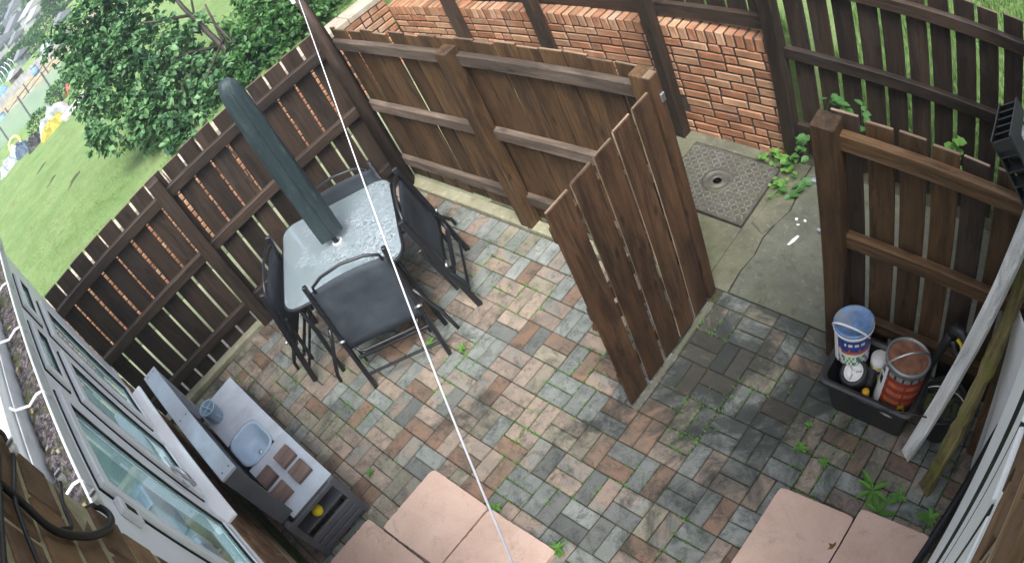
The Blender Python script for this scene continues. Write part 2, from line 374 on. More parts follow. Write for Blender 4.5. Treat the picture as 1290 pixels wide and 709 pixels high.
def table_glass():
    M = Mat('wet hammered table glass'); v = M.vec('obj', rnd=False)
    msk = M.rng(M.noise(M.vec('obj', rnd=False), 3.1, 5, .62, .5), .47, .60, 0, 1)
    gx = M.n('SeparateXYZ'); M.l(v, gx.inputs[0])
    side = M.rng(gx.outputs[0], -.30, .22, -.62, .30); ad = M.n('Math', operation='ADD'); ad.use_clamp = True; M.l(msk, ad.inputs[0]); M.l(side, ad.inputs[1]); wet = ad.outputs[0]
    hm = M.noise(v, 42, 3, .65, .8); sm = M.noise(v, 3, 3); bp = M.n('Bump'); bp.inputs['Distance'].default_value = .02
    M.l(M.rng(wet, 0, 1, .02, .75), bp.inputs['Strength']); M.l(hm, bp.inputs['Height'])
    tr = M.n('BsdfTransparent'); tr.inputs[0].default_value = (.50, .60, .60, 1); df = M.n('BsdfDiffuse'); M.l(M.mix(wet, (.30, .37, .40), (.46, .54, .58)), df.inputs[0]); M.l(bp.outputs[0], df.inputs['Normal'])
    gl = M.n('BsdfGlossy'); gl.inputs['Roughness'].default_value = .06; M.l(bp.outputs[0], gl.inputs['Normal'])
    m0 = M.n('MixShader'); crack = M.rng(hm, .35, .62, .35, 1.0); mu = M.n('Math', operation='MULTIPLY'); cr2 = M.n('Mix'); M.l(wet, cr2.inputs[0]); cr2.inputs[2].default_value = 1.0; M.l(crack, cr2.inputs[3]); M.l(cr2.outputs[0], mu.inputs[0]); M.l(M.rng(wet, 0, 1, .75, .9), mu.inputs[1]); M.l(mu.outputs[0], m0.inputs[0]); M.l(tr.outputs[0], m0.inputs[1]); M.l(df.outputs[0], m0.inputs[2])
    lw = M.n('LayerWeight'); lw.inputs[0].default_value = .5; M.l(bp.outputs[0], lw.inputs['Normal']); bf = M.n('Math', operation='SUBTRACT'); bf.inputs[0].default_value = 1.0; M.l(M.n('NewGeometry').outputs['Backfacing'], bf.inputs[1])
    fr = M.rng(lw.outputs['Facing'], 0, 1, .08, .80); m2 = M.n('Math', operation='MULTIPLY'); M.l(fr, m2.inputs[0]); M.l(bf.outputs[0], m2.inputs[1])
    mx = M.n('MixShader'); M.l(m2.outputs[0], mx.inputs[0]); M.l(m0.outputs[0], mx.inputs[1]); M.l(gl.outputs[0], mx.inputs[2]); M.l(mx.outputs[0], M.out.inputs[0]); return M.m
MT['tglass'] = table_glass()
MT['roofglass'] = glass_mat('roof glass', (.78, .88, .95), .9)
MT['leaf'] = leaf_mat('tree leaves', [(.026, .082, .038), (.080, .195, .080), (.19, .35, .15)])
MT['leaf2'] = leaf_mat('shrub leaves', [(.024, .080, .024), (.062, .17, .045), (.13, .27, .08)])
MT['weed'] = leaf_mat('weed leaves', [(.09, .21, .04), (.15, .34, .07), (.23, .44, .11)], trans=.4)
MT['ivy'] = leaf_mat('bindweed leaves', [(.04, .13, .035), (.08, .20, .06), (.13, .28, .09)], trans=.4)
MT['bark'] = wood('bark', (.055, .048, .038), (.025, .022, .018), axis='z', var=.1)
def lawn():
    M = Mat('mown grass'); v = M.vec('world', rnd=False); n = M.noise(v, 1.3, 6, .7, .4)
    c = M.ramp(n, [(.3, (.17, .28, .095)), (.55, (.25, .36, .145)), (.75, (.31, .39, .18))])
    f = M.noise(v, 45, 5, .75); c = M.mix(M.rng(f, .45, .7, 0, .55), c, (.09, .17, .04)); 
    s = M.noise(M.vec('world', (1, 3.0, 1), rnd=False), .9, 5, .7); c = M.mix(M.rng(s, .56, .68, 0, .5), c, (.19, .20, .09)); s2 = M.noise(v, 7, 8, .8, .4); c = M.mix(M.rng(s2, .5, .66, 0, .5), c, (.10, .16, .05))
    M.bump(f, .9, .05); return M.done(c, .95, .1)
MT['lawn'] = lawn()
MT['blade'] = leaf_mat('grass blades', [(.12, .24, .06), (.20, .34, .11), (.28, .40, .16)], trans=.3)
MT['mossm'] = simple('joint moss', (.085, .15, .025), rough=.95, var=.4, scale=60, coord='world')

# ------------------------------------------------------------------ ground and terrain
def skew(x, y):
    return .067*(max(-6, min(3, y))-2.32)*max(0, min(1, (x+20)/8)) if x < -2.6 else 0
def terrain_z(x, y):
    if x < -3.32:
        z = .985-max(0, (-3.4-x))*.034 if x > -5 else (.93-.11*(-5-x) if x > -20 else -.72)
        return z+.02*mnoise.noise((x*.9, y*.9, 0)) + (.012*mnoise.noise((x*4, y*4, 1)))
    if y > 2.545:
        return .90 if x < .98 else max(-.02, min(.95, (y-2.5)*.62))+.02*mnoise.noise((x*3, y*3, 2))
    return -.10
def grid_mesh(xs, ys, zf, name, sh=None):
    vs = [(x+(sh(x, y) if sh else 0), y, zf(x, y)) for y in ys for x in xs]; nx = len(xs)
    fs = [(j*nx+i, j*nx+i+1, (j+1)*nx+i+1, (j+1)*nx+i) for j in range(len(ys)-1) for i in range(nx-1)]
    me = bpy.data.meshes.new(name); me.from_pydata(vs, [], fs)
    for p in me.polygons: p.use_smooth = True
    return me
xs = [-900, -400, -200, -120, -80, -60, -45, -35, -28, -24, -20]+[-20+.5*k for k in range(1, 17)]+[-12+.15*k for k in range(1, 57)]+[-3.322, -3.318, -2.5, 0, .975, .985]+[1.2+.3*k for k in range(10)]+[5, 10, 40, 200, 900]
ys = [-900, -300, -100, -40, -20, -10, -6]+[-4+.2*k for k in range(32)]+[2.54, 2.55]+[2.7+.2*k for k in range(12)]+[6, 8, 12, 20, 40, 100, 300, 900]
g = part('grass_ground', grid_mesh(sorted(set(xs)), sorted(set(ys)), terrain_z, 'ground', skew), MT['lawn']); g['kind'] = 'structure'
# mown-grass blades over the stretch of lawn seen past the fence and through its gaps
def blades(name, spots, hmin, hmax, wd, mat, seed, label=None, tilt=.6):
    r = random.Random(seed); vs = []; fs = []
    for (x, y) in spots:
        z = terrain_z(x, y); a = r.uniform(0, 6.283); h = r.uniform(hmin, hmax); t = r.uniform(0, tilt)*h
        dx, dy = math.cos(a), math.sin(a); i = len(vs)
        vs += [(x-dy*wd, y+dx*wd, z-.005), (x+dy*wd, y-dx*wd, z-.005), (x+dx*t, y+dy*t, z+h)]; fs.append((i, i+1, i+2))
    me = bpy.data.meshes.new(name); me.from_pydata(vs, [], fs); o = part(name, me, mat); o['kind'] = 'stuff'
    if label: o['label'] = label
    return o
r = random.Random(3)
sp = []
for _ in range(42000):
    y = r.uniform(-3.2, 2.2); x = -3.34+.067*(y-2.32)-8.5*r.random()**1.3
    if mnoise.noise((x*1.7, y*1.7, 5)) > -.25: sp.append((x, y))
blades('lawn_grass', sp, .012, .038, .005, MT['blade'], 4, 'short yellowish green grass on the lawn past the fence')
sp = [(r.uniform(1.0, 4.2), 2.56+1.9*r.random()) for _ in range(26000)]
blades('bank_grass', sp, .04, .13, .005, MT['blade'], 5, 'bright green grass on the bank behind the slatted fence')
sp = [(r.uniform(-3.4, .97), r.uniform(2.56, 2.75)) for _ in range(3000)]
blades('verge_grass', sp, .04, .16, .004, MT['blade'], 6, 'rough grass growing along the top of the brick wall')

# ------------------------------------------------------------------ patio of block paving
patio = thing('patio', None, None, kind='structure')
part('joint_bed', prism([(-2.2, -1.72), (3.12, -1.72), (3.12, 1.12), (-2.2, 1.12)], -.06, -.011), MT['joint'], patio)
U = .205
bricks = []           # (cx, cy, sx, sy)
def clip_add(x0, y0, x1, y1):
    y1c = min(y1, .805 if x1 < .96 else 1.022); y0c = max(y0, -1.69); x0c = max(x0, -2.02); x1c = min(x1, 2.985)
    if x1c-x0c < .03 or y1c-y0c < .03: return
    bricks.append(((x0c+x1c)/2, (y0c+y1c)/2, x1c-x0c, y1c-y0c))
for i in range(-11, 16):
    for j in range(-9, 6):
        x, y = i*U, j*U
        if (i+j) % 2 == 0: clip_add(x, y, x+U, y+U/2); clip_add(x, y+U/2, x+U, y+U)
        else: clip_add(x, y, x+U/2, y+U); clip_add(x+U/2, y, x+U, y+U)
x = -2.02
while x < .93: bricks.append((x+U/4, .905, U/2, .195)); x += U/2          # soldier row by the fence
x = 1.025
while x < 2.9: bricks.append((x+U/2, 1.074, U, .1)); x += U               # stretcher row by the concrete
slab_rects = [(.195, -1.19, 1.17, -.71), (.085, -1.72, 1.17, -1.19), (1.96, -.4, 3, .16)]
def covered(b):
    for (a, c, d, e) in slab_rects:
        if b[0]-b[2]/2 > a and b[0]+b[2]/2 < d and b[1]-b[3]/2 > c and b[1]+b[3]/2 < e: return True
    return False
bricks = [b for b in bricks if not covered(b)]
camp = Vector((2.92, -1.07, 3.6))
def largest_in_photo(b):
    hidden = b[1] < -1.16 and b[0] < .05 or b[1] < -.80+.30*max(0, b[0]-1.0) and b[0] > .9 or (.195 < b[0] < 1.17 and b[1] < -.72) or (b[0] > 1.97 and b[1] < .16) or (1.98 < b[0] < 2.45 and .70 < b[1] < 1.0) or (b[0] > 2.9)
    return (Vector((b[0], b[1], 0))-camp).length+(50 if hidden else 0)
bricks.sort(key=largest_in_photo)
rp = random.Random(11)
def pick(x, y):
    d = mnoise.noise((x*.8, y*.8, 3.3))
    wts = [.27, .26, .16, .07, .09, .15]
    if x > 1.05 and y > -.2: wts = [.13, .27, .2, .22, .12, .06]
    if y < -.6 and x < 0: wts = [.22, .18, .2, .06, .24, .1]
    return rp.choices(range(6), wts)[0]
rest_bm = [bmesh.new() for _ in range(6)]
for k, (bx, by, sx, sy) in enumerate(bricks):
    ax, ay = sx-.0058, sy-.0058; mi = pick(bx, by)
    rz = rp.uniform(-.012, .012); tilt = (rp.uniform(-.012, .012), rp.uniform(-.012, .012)); z = -.03+rp.uniform(-.0035, .0025)
    if k < 290:
        part('paver', box_mesh(ax, ay, .06, .0045, .0012, k % 3), PAV[mi], patio, (bx, by, z), (tilt[0], tilt[1], rz))
    else:
        add_box(rest_bm[mi], (bx, by, z), (ax, ay, .06), .0045, Matrix.Rotation(rz, 3, 'Z') @ Matrix.Rotation(tilt[0]*1.3, 3, 'X'))
bmr = bmesh.new()
for mi, b in enumerate(rest_bm):
    # split a part of each colour between its plain and its blotched neighbour so far blocks vary too
    for f in b.faces: f.material_index = mi
    tmp = bpy.data.meshes.new('t'); b.to_mesh(tmp); b.free(); bmr.from_mesh(tmp); bpy.data.meshes.remove(tmp)
me = to_mesh(bmr, 'paver_field')
for m in PAV: me.materials.append(m)
o = part('paver_field', me, None, patio); o['kind'] = 'stuff'
# kerbs and edging
def strip(name, poly, z0, z1, mat, parent, ch=.006): return part(name, prism(poly, z0, z1, ch), mat, parent)
strip('kerb', [(-2.015, -.66), (-2.075, -1.56), (-2.2, -1.56), (-2.14, -.66)], -.05, .035, MT['kerb'], patio)
strip('kerb', [(-1.93, .55), (-2.012, -.66), (-2.137, -.66), (-2.05, .55)], -.05, .032, MT['kerb'], patio)
xx = -1.9
for k, L in enumerate((.62, .78, .55, .66)):
    strip('kerb', [(xx, 1.005+.003*k), (xx+L-.006, 1.005+.003*k), (xx+L-.006, 1.105), (xx, 1.105)], -.05, .028+.004*(k % 2), MT['kerb'], patio); xx += L
strip('edging_strip', [(.985, .20), (1.015, .20), (1.015, 1.02), (.985, 1.02)], -.05, .003, MT['conc'], patio, .003)
# moss in the joints
rm = random.Random(21); vs = []; fs = []
for _ in range(15000):
    if rm.random() < .5: x = round(rm.uniform(-2, 2.9)/(U/2))*U/2+rm.gauss(0, .0035); y = rm.uniform(-1.5, .95)
    else: y = round(rm.uniform(-1.5, .95)/(U/2))*U/2+rm.gauss(0, .0035); x = rm.uniform(-2, 2.9)
    if mnoise.noise((x*2.6, y*2.6, 9)) < .16: continue
    if (.195 < x < 1.17 and -1.2 < y < -.71) or (1.96 < x and y < .16): continue
    for _k in range(2):
        a = rm.uniform(0, 6.28); L = rm.uniform(.006, .017); h = rm.uniform(.002, .012); i = len(vs); ww = L*.4
        vs += [(x-math.sin(a)*ww, y+math.cos(a)*ww, -.009), (x+math.sin(a)*ww, y-math.cos(a)*ww, -.009), (x+math.cos(a)*L, y+math.sin(a)*L, h)]; fs.append((i, i+1, i+2))
me = bpy.data.meshes.new('joint_moss'); me.from_pydata(vs, [], fs); o = part('joint_moss', me, MT['weed']); o['kind'] = 'stuff'; o['label'] = 'green moss growing in the joints of the block paving'

# ------------------------------------------------------------------ concrete path behind the fence, with manhole
path = thing('concrete_path', kind='structure')
part('path_base', prism([(-3.5, 1.121), (2.99, 1.121), (2.99, 2.6), (-3.5, 2.6)], -.09, -.03), MT['joint'], path)
MH = [(.16, 2.235), (.875, 2.215), (.865, 1.63), (.15, 1.65)]
ck = [(1.082, 2.33), (1.075, 2.2), (1.10, 2.05), (1.119, 1.878), (1.075, 1.741), (1.049, 1.599), (1.07, 1.45), (1.045, 1.3), (1.057, 1.128)]
left_side = ck[::-1]
part('concrete_slab', prism([(.88, 1.128)]+[(x-.006, y) for x, y in left_side]+[(.885, 2.33), (.884, 1.62)], -.05, .0, .003), MT['conc'], path)
part('concrete_slab', prism([(-1.0, 1.128), (.876, 1.128), (.878, 1.615), (-1.0, 1.635)], -.05, -.001, .003), MT['conc'], path)
part('concrete_slab', prism([(-1.0, 2.25), (.878, 2.23), (.88, 2.335), (-1.0, 2.335)], -.05, .002, .003), MT['conc'], path)
part('concrete_slab', prism([(-1.0, 1.64), (.14, 1.655), (.15, 2.245), (-1.0, 2.245)], -.05, -.002, .003), MT['conc'], path)
part('concrete_slab', prism([(3.12, 1.128), (3.12, 2.33)]+[(x+.007, y) for x, y in ck], -.05, .004, .003), MT['conc2'], path)
part('concrete_slab', prism([(-3.42, -3.0), (-2.35, -3.0), (-2.1, 1.1), (-1.01, 1.11), (-1.01, 2.335), (-3.07, 2.335)], -.05, -.003, .003), MT['greenpath'], path)
part('edging_slab', prism([(-2.42, -3.0), (-2.24, -3.0), (-2.02, 1.0), (-2.2, 1.0)], -.02, .05, .006), MT['pale_conc'], path)
part('broken_chunk', prism([(.92, 1.68), (1.03, 1.62), (1.085, 1.75), (1.11, 1.86), (1.1, 2.02), (1.02, 2.06), (.95, 1.92)], -.02, .018, .01), MT['conc'], path)
man = thing('manhole_cover', 'grey metal manhole cover with raised diamond tread and round keyhole ring', 'manhole cover', (.51, 1.93, 0))
def metal_tread():
    M = Mat('weathered galvanised tread'); v = M.vec('obj', rnd=False); n = M.noise(v, 14, 5, .65)
    c = M.ramp(n, [(.3, (.065, .065, .055)), (.7, (.145, .14, .12))]); g2 = M.noise(v, 5, 6, .7); c = M.mix(M.rng(g2, .5, .68, 0, .5), c, (.13, .135, .07)); M.bump(n, .2, .003)
    return M.done(c, .6, .4, .35)
MT['tread'] = metal_tread()
MT['treadtop'] = simple('worn tread metal', (.20, .20, .17), rough=.5, metal=.3, var=.35, scale=14, dirt=(.12, .125, .08), dirt_amt=.7)
part('plate', prism([(x-.51, y-1.93) for x, y in MH], -.03, .004, .004), MT['tread'], man)
bm = bmesh.new()
for a in range(20):
    for b in range(16):
        lx = -.33+a*.0345; ly = -.265+b*.0345
        if (lx-.0)**2+(ly)**2 < .0135: continue
        add_box(bm, (lx, ly, .0065), (.033, .0095, .007), 0, Matrix.Rotation(rad(45 if (a+b) % 2 else -45), 3, 'Z'))
o = part('tread_pattern', to_mesh(bm, 'tread'), MT['treadtop'], man); o['kind'] = 'stuff'
bm = bmesh.new(); add_lathe(bm, [(.082, .0), (.085, .011), (.07, .011), (.067, .005), (.045, .005), (.043, .011), (.026, .011), (.024, .004), (0, .004)], 28)
part('keyhole_ring', to_mesh(bm, 'ring'), MT['tread'], man).scale = (1.3, 1.3, 1)
bm = bmesh.new(); add_box(bm, (0, 0, .008), (.03, .008, .005), .001); part('keyhole_slot', to_mesh(bm, 'slot'), MT['seal'], man)
for lx, ly in ((.325, -.27), (-.32, -.25), (.335, .255), (-.32, .275)):
    part('bolt', lathe([(.012, 0), (.012, .009), (0, .009)], 10), MT['tread'], man, (lx, ly, .003))
bm = bmesh.new(); mp_ = bm
for (px_, py_, L, a) in ((1.25, 1.66, .10, 1.25), (1.19, 1.83, .02, .4), (1.25, 1.84, .016, 1.0), (1.22, 1.79, .012, 2)):
    add_prism(bm, [(px_+math.cos(a)*L/2*s*rr-math.sin(a)*t, py_+math.sin(a)*L/2*s*rr+math.cos(a)*t) for s, t, rr in ((-1, -.008, 1), (0, -.013, 1), (1, -.007, 1), (1, .009, .9), (0, .012, 1), (-1, .006, 1.1))], .003, .0065)
part('paint_splash', to_mesh(bm, 'splash'), MT['white'], path)

# ------------------------------------------------------------------ brick walls
def brick_wall(name, label, p0, p1, z0, courses, mats, mort, thick=.215, soldier=True, skip=None, jit=.003, rec=.008, course=.075, bl=.215, seedv=1, cat='wall', per_course=None, jt=.015):
    """Bricks one by one on a recessed mortar core; the face is on the left of p0->p1."""
    p0 = Vector(p0); p1 = Vector(p1); L = (p1-p0).length; ang = math.atan2(p1.y-p0.y, p1.x-p0.x)
    t = thing(name, label, cat, (p0.x, p0.y, z0), (0, 0, ang)); r_ = random.Random(seedv)
    H = courses*course
    bm = bmesh.new(); add_box(bm, (L/2, -thick/2, (H+(.112 if soldier else 0))/2), (L-.02, thick-2*rec, H+(.09 if soldier else -.01)), 0)
    part('mortar_core', to_mesh(bm, 'core'), mort, t)
    for c in range(courses):
        x = 0.0; first = True
        if c % 2: x = -bl/2
        while x < L-.02:
            ln = bl if r_.random() < (.78 if per_course is None else per_course) else bl/2-.005
            a = max(0, x); b = min(L, x+ln)
            if b-a > .04 and not (skip and skip((a+b)/2, c)):
                q = Vector(((a+b)/2, -.05+r_.uniform(-jit, jit), c*course+course/2+r_.uniform(-.0015, .0015)))
                part('brick', box_mesh(round(b-a-jt, 3), .1, course-jt-.0015, .005 if jt > .012 else .003, .0016, r_.randrange(3)), r_.choice(mats), t, q, (r_.uniform(-.012, .012), r_.uniform(-.01, .01), r_.uniform(-.008, .008)))
            x += ln+.001
    if soldier:
        x = .0
        while x < L-.03:
            if not (skip and skip(x, 99)):
                part('coping_brick', box_mesh(.060, thick+.004, .105, .006, .002, r_.randrange(3)), r_.choice(mats), t,
                     (x+.036, -thick/2+r_.uniform(-.003, .003), H+.055+r_.uniform(-.004, .004)), (r_.uniform(-.015, .015), r_.uniform(-.02, .02), r_.uniform(-.02, .02)))
            x += .0745
    return t
# far wall: the part hidden low down behind the near fence is left as core
def skip_far(x, c):
    wx = .965-x
    return c != 99 and wx < .0 and c < 5
brick_wall('brick_wall', 'orange brick retaining wall with a brick-on-edge top behind the fence', (.965, 2.33), (-3.09, 2.33), 0, 12, BRK, MT['mortar'], skip=skip_far, seedv=5, thick=.12).rotation_euler[1] = .04
tl = brick_wall('brick_wall', 'orange brick retaining wall glimpsed through the gaps of the left fence', (-3.09, 2.32), (-3.42, -2.6), .2, 10, BRK, MT['mortar'], soldier=False, seedv=6,
                skip=lambda x, c: x > 4.6)
y = 0.0; r_ = random.Random(8)
while y < 4.8:
    L_ = r_.uniform(.42, .47)
    part('coping_stone', box_mesh(L_-.008, .235, .07, .008, .002, 1), MT['coping'], tl, (y+L_/2, -.112, .785), (0, r_.uniform(-.01, .01), r_.uniform(-.006, .006))); y += L_

part('plinth', box_mesh(4.9, .215, .22, .004), MT['greenpath'], tl, (2.46, -.108, -.105))
# ------------------------------------------------------------------ fences
def fence(name, label, p0, p1, period, gap, s0, board_h, rails, posts, pal_board, pal_rail, pal_post, rail_h=.09, rail_t=.048, board_off=0.0, zb=.03, seedv=1, post_w=.10, rail_ext=(0, 0), raw=0):
    """Front (rail side) faces the left of p0->p1... local x runs along, local +y is the front."""
    p0 = Vector(p0); p1 = Vector(p1); L = (p1-p0).length; ang = math.atan2(p1.y-p0.y, p1.x-p0.x)
    t = thing(name, label, 'fence', (p0.x, p0.y, 0), (0, 0, ang)); r_ = random.Random(seedv)
    horiz = 'x' if abs(math.cos(ang)) > .7 else 'y'
    s = s0
    while s < L-.03:
        a = max(s, 0); b = min(s+period-gap, L)
        if b-a > .03:
            h = board_h(a)+r_.uniform(-.009, .009)
            me_ = box_mesh(round(b-a, 3), .018, round(h-zb, 2), .0025, 0, 0, True, True); bmt = MT[r_.choice(pal_board)+'_z']
            part('board', me_, [bmt, bmt if not raw else (MT['rawedge'] if r_.random() < raw else bmt), MT['rawend']], t, ((a+b)/2, -rail_t-.011+r_.uniform(-.004, .003), zb), (r_.uniform(-.005, .005), r_.uniform(-.005, .005), r_.uniform(-.035, .035)))
        s += period
    for (zt, z1) in rails:
        ry = math.atan2(z1-zt, L)
        part('rail', box_mesh(round(L+rail_ext[0]+rail_ext[1], 3), rail_t, rail_h, .006), MT[pal_rail+'_'+horiz], t, (L/2+(rail_ext[1]-rail_ext[0])/2, -rail_t/2, (zt+z1)/2-rail_h/2), (0, -ry, 0))
    for (ps, pw, ph, dy) in posts:
        part('post', box_mesh(pw, pw, ph, .006, 0, 0, True), MT[pal_post+'_z'], t, (ps, dy, 0.0), (0, 0, 0))
    return t
# left fence (rails face the patio): run from the far corner towards the house so the front is local +y
A0 = (-1.90, 1.055); A1 = (-2.125, -1.80)
def frev(p0, p1): return (p0, p1)
fence('garden_fence', 'dark brown fence between patio and lawn, wide gaps showing orange brick', A0, A1, .1675, .021, .047, lambda s: 1.605, [(1.475, 1.47), (.885, .875), (.275, .27)],
      [(1.655, .105, 1.60, -.005)], ['dark'], 'dark', 'dark', seedv=2)
fence('garden_fence', 'brown back fence behind the glass table, boards nearly touching, pale rails', (.90, 1.105), (-1.90, 1.065), .1685, .010, .055, lambda s: 1.60-.012*s, [(1.515, 1.49), (.905, .875), (.285, .28)],
      [(1.42, .105, 1.56, .02), (.03, .10, 1.60, -.02)], ['mid'], 'pale', 'mid', seedv=3)
fence('garden_fence', 'short dark fence behind the black box, rails on its near side', (3.12, 1.045), (1.86, 1.045), .1585, .026, .155, lambda s: 1.66, [(1.59, 1.59), (.985, .985), (.40, .40)],
      [(1.245, .115, 1.655, 0.0)], ['dark', 'mid'], 'mid', 'mid', seedv=4)
fence('garden_fence', 'tall dark fence in front of the grass bank, green showing through gaps', (3.4, 2.36), (.98, 2.36), .168, .031, .056, lambda s: 1.64, [(1.525, 1.515), (.945, .955), (.33, .33)],
      [(2.475, .105, 1.9, .0)], ['dark'], 'dark', 'dark', seedv=9)
# fence standing on the brick wall, held by long posts in front of the bricks
tf = fence('garden_fence', 'black stained fence standing on top of the orange brick wall', (.93, 2.37), (-3.4, 2.565), .168, .024, .05, lambda s: 2.25, [(1.165, .86), (1.9, 1.9)],
      [(.91, .09, 2.3, -.115+.05), (1.995, .09, 2.3, -.065), (3.0, .09, 2.3, -.065), (4.10, .09, 2.3, -.065)], ['dark'], 'dark', 'dark', rail_h=.11, seedv=10, zb=1.04)
for ch in tf.children:
    if ch.name.startswith('post'): ch.location.y = .09+.045*ch.location.x
# corner clothes post
cp = thing('clothes_post', 'tall dark post in the fence corner carrying one end of the washing line', 'post', (-1.862, 1.022, 0))
bm = bmesh.new(); add_tube(bm, [(0, 0, 0), (0, 0, 1.35), (-.004, -.002, 1.62), (-.012, .0, 2.02)], [.066, .066, .058, .030], 4); part('pole', to_mesh(bm, 'pole'), MT['dark_z'], cp)
part('hook', tube([(-.012, 0, 1.99), (.02, -.012, 2.0), (.03, -.016, 1.975)], .004, 6), MT['chrome'], cp)
part('cleat', box_mesh(.03, .05, .06, .004), MT['white'], cp, (-.03, -.03, 1.96))
# washing line
Pa = Vector((-1.83, 1.0, 1.965)); Pb = Vector((2.9, -1.365, 2.29)); pts = []
for k in range(41):
    f_ = k/40; p = Pa.lerp(Pb, f_); p.z -= .10*4*f_*(1-f_); pts.append(p)
tag(part('washing_line', tube(pts, .0029, 6), simple('white plastic line', (.72, .71, .74), rough=.5, var=.05)), 'white washing line stretched from the corner post over the patio', 'washing line')

# ------------------------------------------------------------------ open gate
gate = thing('garden_gate', 'brown boarded gate standing open across the paving', 'gate', (.968, 1.10, .03), (0, 0, rad(-90)))
eds = [(.003, .076, 1.61), (.098, .231, 1.555), (.255, .391, 1.55), (.415, .549, 1.535), (.573, .718, 1.53), (.742, .895, 1.525)]
for (a, b, h) in eds:
    part('board', box_mesh(round(b-a, 3), .016 if a > .01 else .045, h, .003, .0012, 1, True, True), [MT['brown_obj'], MT['rawedge'] if .1 < b < .8 else MT['brown_obj'], MT['rawend']], gate, ((a+b)/2, .012 if a > .01 else .0, 0), (0, random.uniform(-.003, .003), random.uniform(-.01, .01)))
for z in (.22, .80, 1.36):
    part('ledge', box_mesh(.86, .032, .095, .004), MT['mid_y'], gate, (.45, -.016, z))
part('brace', box_mesh(.98, .028, .08, .004), MT['mid_y'], gate, (.45, -.016, .50), (0, rad(-29), 0))
part('latch', box_mesh(.03, .012, .05, .003), MT['chrome'], gate, (.02, .027, 1.47))
part('hinge', box_mesh(.20, .006, .03, .002), MT['black'], gate, (.11, -.035, 1.40))
lt = part('gate_keep', box_mesh(.035, .02, .022, .003), MT['chrome']); lt.location = (1.80, 1.02, 1.30); tag(lt, 'small metal latch keep screwed to the edge of the gate post', 'latch')
lt2 = part('gate_keep', box_mesh(.03, .018, .03, .003), MT['chrome']); lt2.location = (1.80, 1.02, .98); tag(lt2, 'lower metal bolt keep on the edge of the gate post', 'latch')

# ------------------------------------------------------------------ table, parasol, chairs
TZ = .71; TA = rad(56)
table = thing('patio_table', 'square glass patio table wet with rain, with dark metal legs', 'table', (-1.07, .013, 0), (0, 0, TA))
S = .86
part('glass_top', prism(rrect(0, 0, S, S, .10), TZ-.006, TZ, .002), MT['tglass'], table)
ring = rrect(0, 0, S+.012, S+.012, .105); bm = bmesh.new(); add_tube(bm, [(x, y, TZ-.012) for x, y in ring]+[(ring[0][0], ring[0][1], TZ-.012)], .013, 6); part('rim', to_mesh(bm, 'rim'), MT['black'], table)
for sx, sy in ((1, 1), (1, -1), (-1, 1), (-1, -1)):
    part('leg', tube([(sx*.40, sy*.40, 0), (sx*.37, sy*.37, .4), (sx*.36, sy*.36, TZ-.02)], .017, 8), MT['black'], table)
for a in (0, 90):
    part('cross_rail', tube([(-.36*math.cos(rad(a+45))*1.4, -.36*math.sin(rad(a+45))*1.4, TZ-.045-.024*(a > 0)), (.36*math.cos(rad(a+45))*1.4, .36*math.sin(rad(a+45))*1.4, TZ-.045-.024*(a > 0))], .011, 6), MT['black'], table)
bm = bmesh.new(); add_lathe(bm, [(.034, TZ+.0005), (.038, TZ+.008), (.026, TZ+.009), (.024, TZ-.01)], 20); part('grommet', to_mesh(bm, 'gr'), MT['white'], table)
par = thing('parasol', 'closed garden parasol in a dark green cover standing through the table', 'parasol', (-1.068, .006, 0))
part('pole', tube([(0, 0, .02), (0, 0, 1.0)], .0175, 10), MT['black'], par)
part('base', lathe([(0, 0), (.22, 0), (.22, .035), (.19, .06), (.045, .075), (.04, .22), (.028, .24), (0, .24)], 28), MT['blackplastic'], par)
rings = []; CA = rad(74)
for z, a_, b_ in ((.775, .082, .030), (.78, .084, .034), (.90, .086, .046), (1.15, .086, .056), (1.4, .085, .062), (1.7, .082, .064), (1.95, .078, .064), (2.05, .072, .060), (2.10, .058, .05), (2.13, .034, .03), (2.137, .012, .012)):
    rg = []
    for k in range(36):
        t_ = 2*math.pi*k/36; cx_, sy_ = math.cos(t_), math.sin(t_)
        fold = 1+.055*math.sin(4*t_+z*1.7)+.035*math.sin(7*t_-z*4.1)+.03*mnoise.noise((cx_*2, sy_*2, z*5))
        lx = a_*math.copysign(abs(cx_)**.75, cx_)*fold; ly_ = b_*math.copysign(abs(sy_)**.75, sy_)*fold
        rg.append((lx*math.cos(CA)-ly_*math.sin(CA), lx*math.sin(CA)+ly_*math.cos(CA), z))
    rings.append(rg)
part('cover', loft(rings, 'cover'), MT['canvas'], par)
zs = [(r_[8][0]*1.03, r_[8][1]*1.03, r_[8][2]) for r_ in rings[1:9]]
part('zip_seam', tube(zs, .0035, 5), MT['seal'], par)
zs = [(r_[27][0]*1.03, r_[27][1]*1.03, r_[27][2]) for r_ in rings[1:9]]
part('seam', tube(zs, .003, 5), MT['canvas'], par)

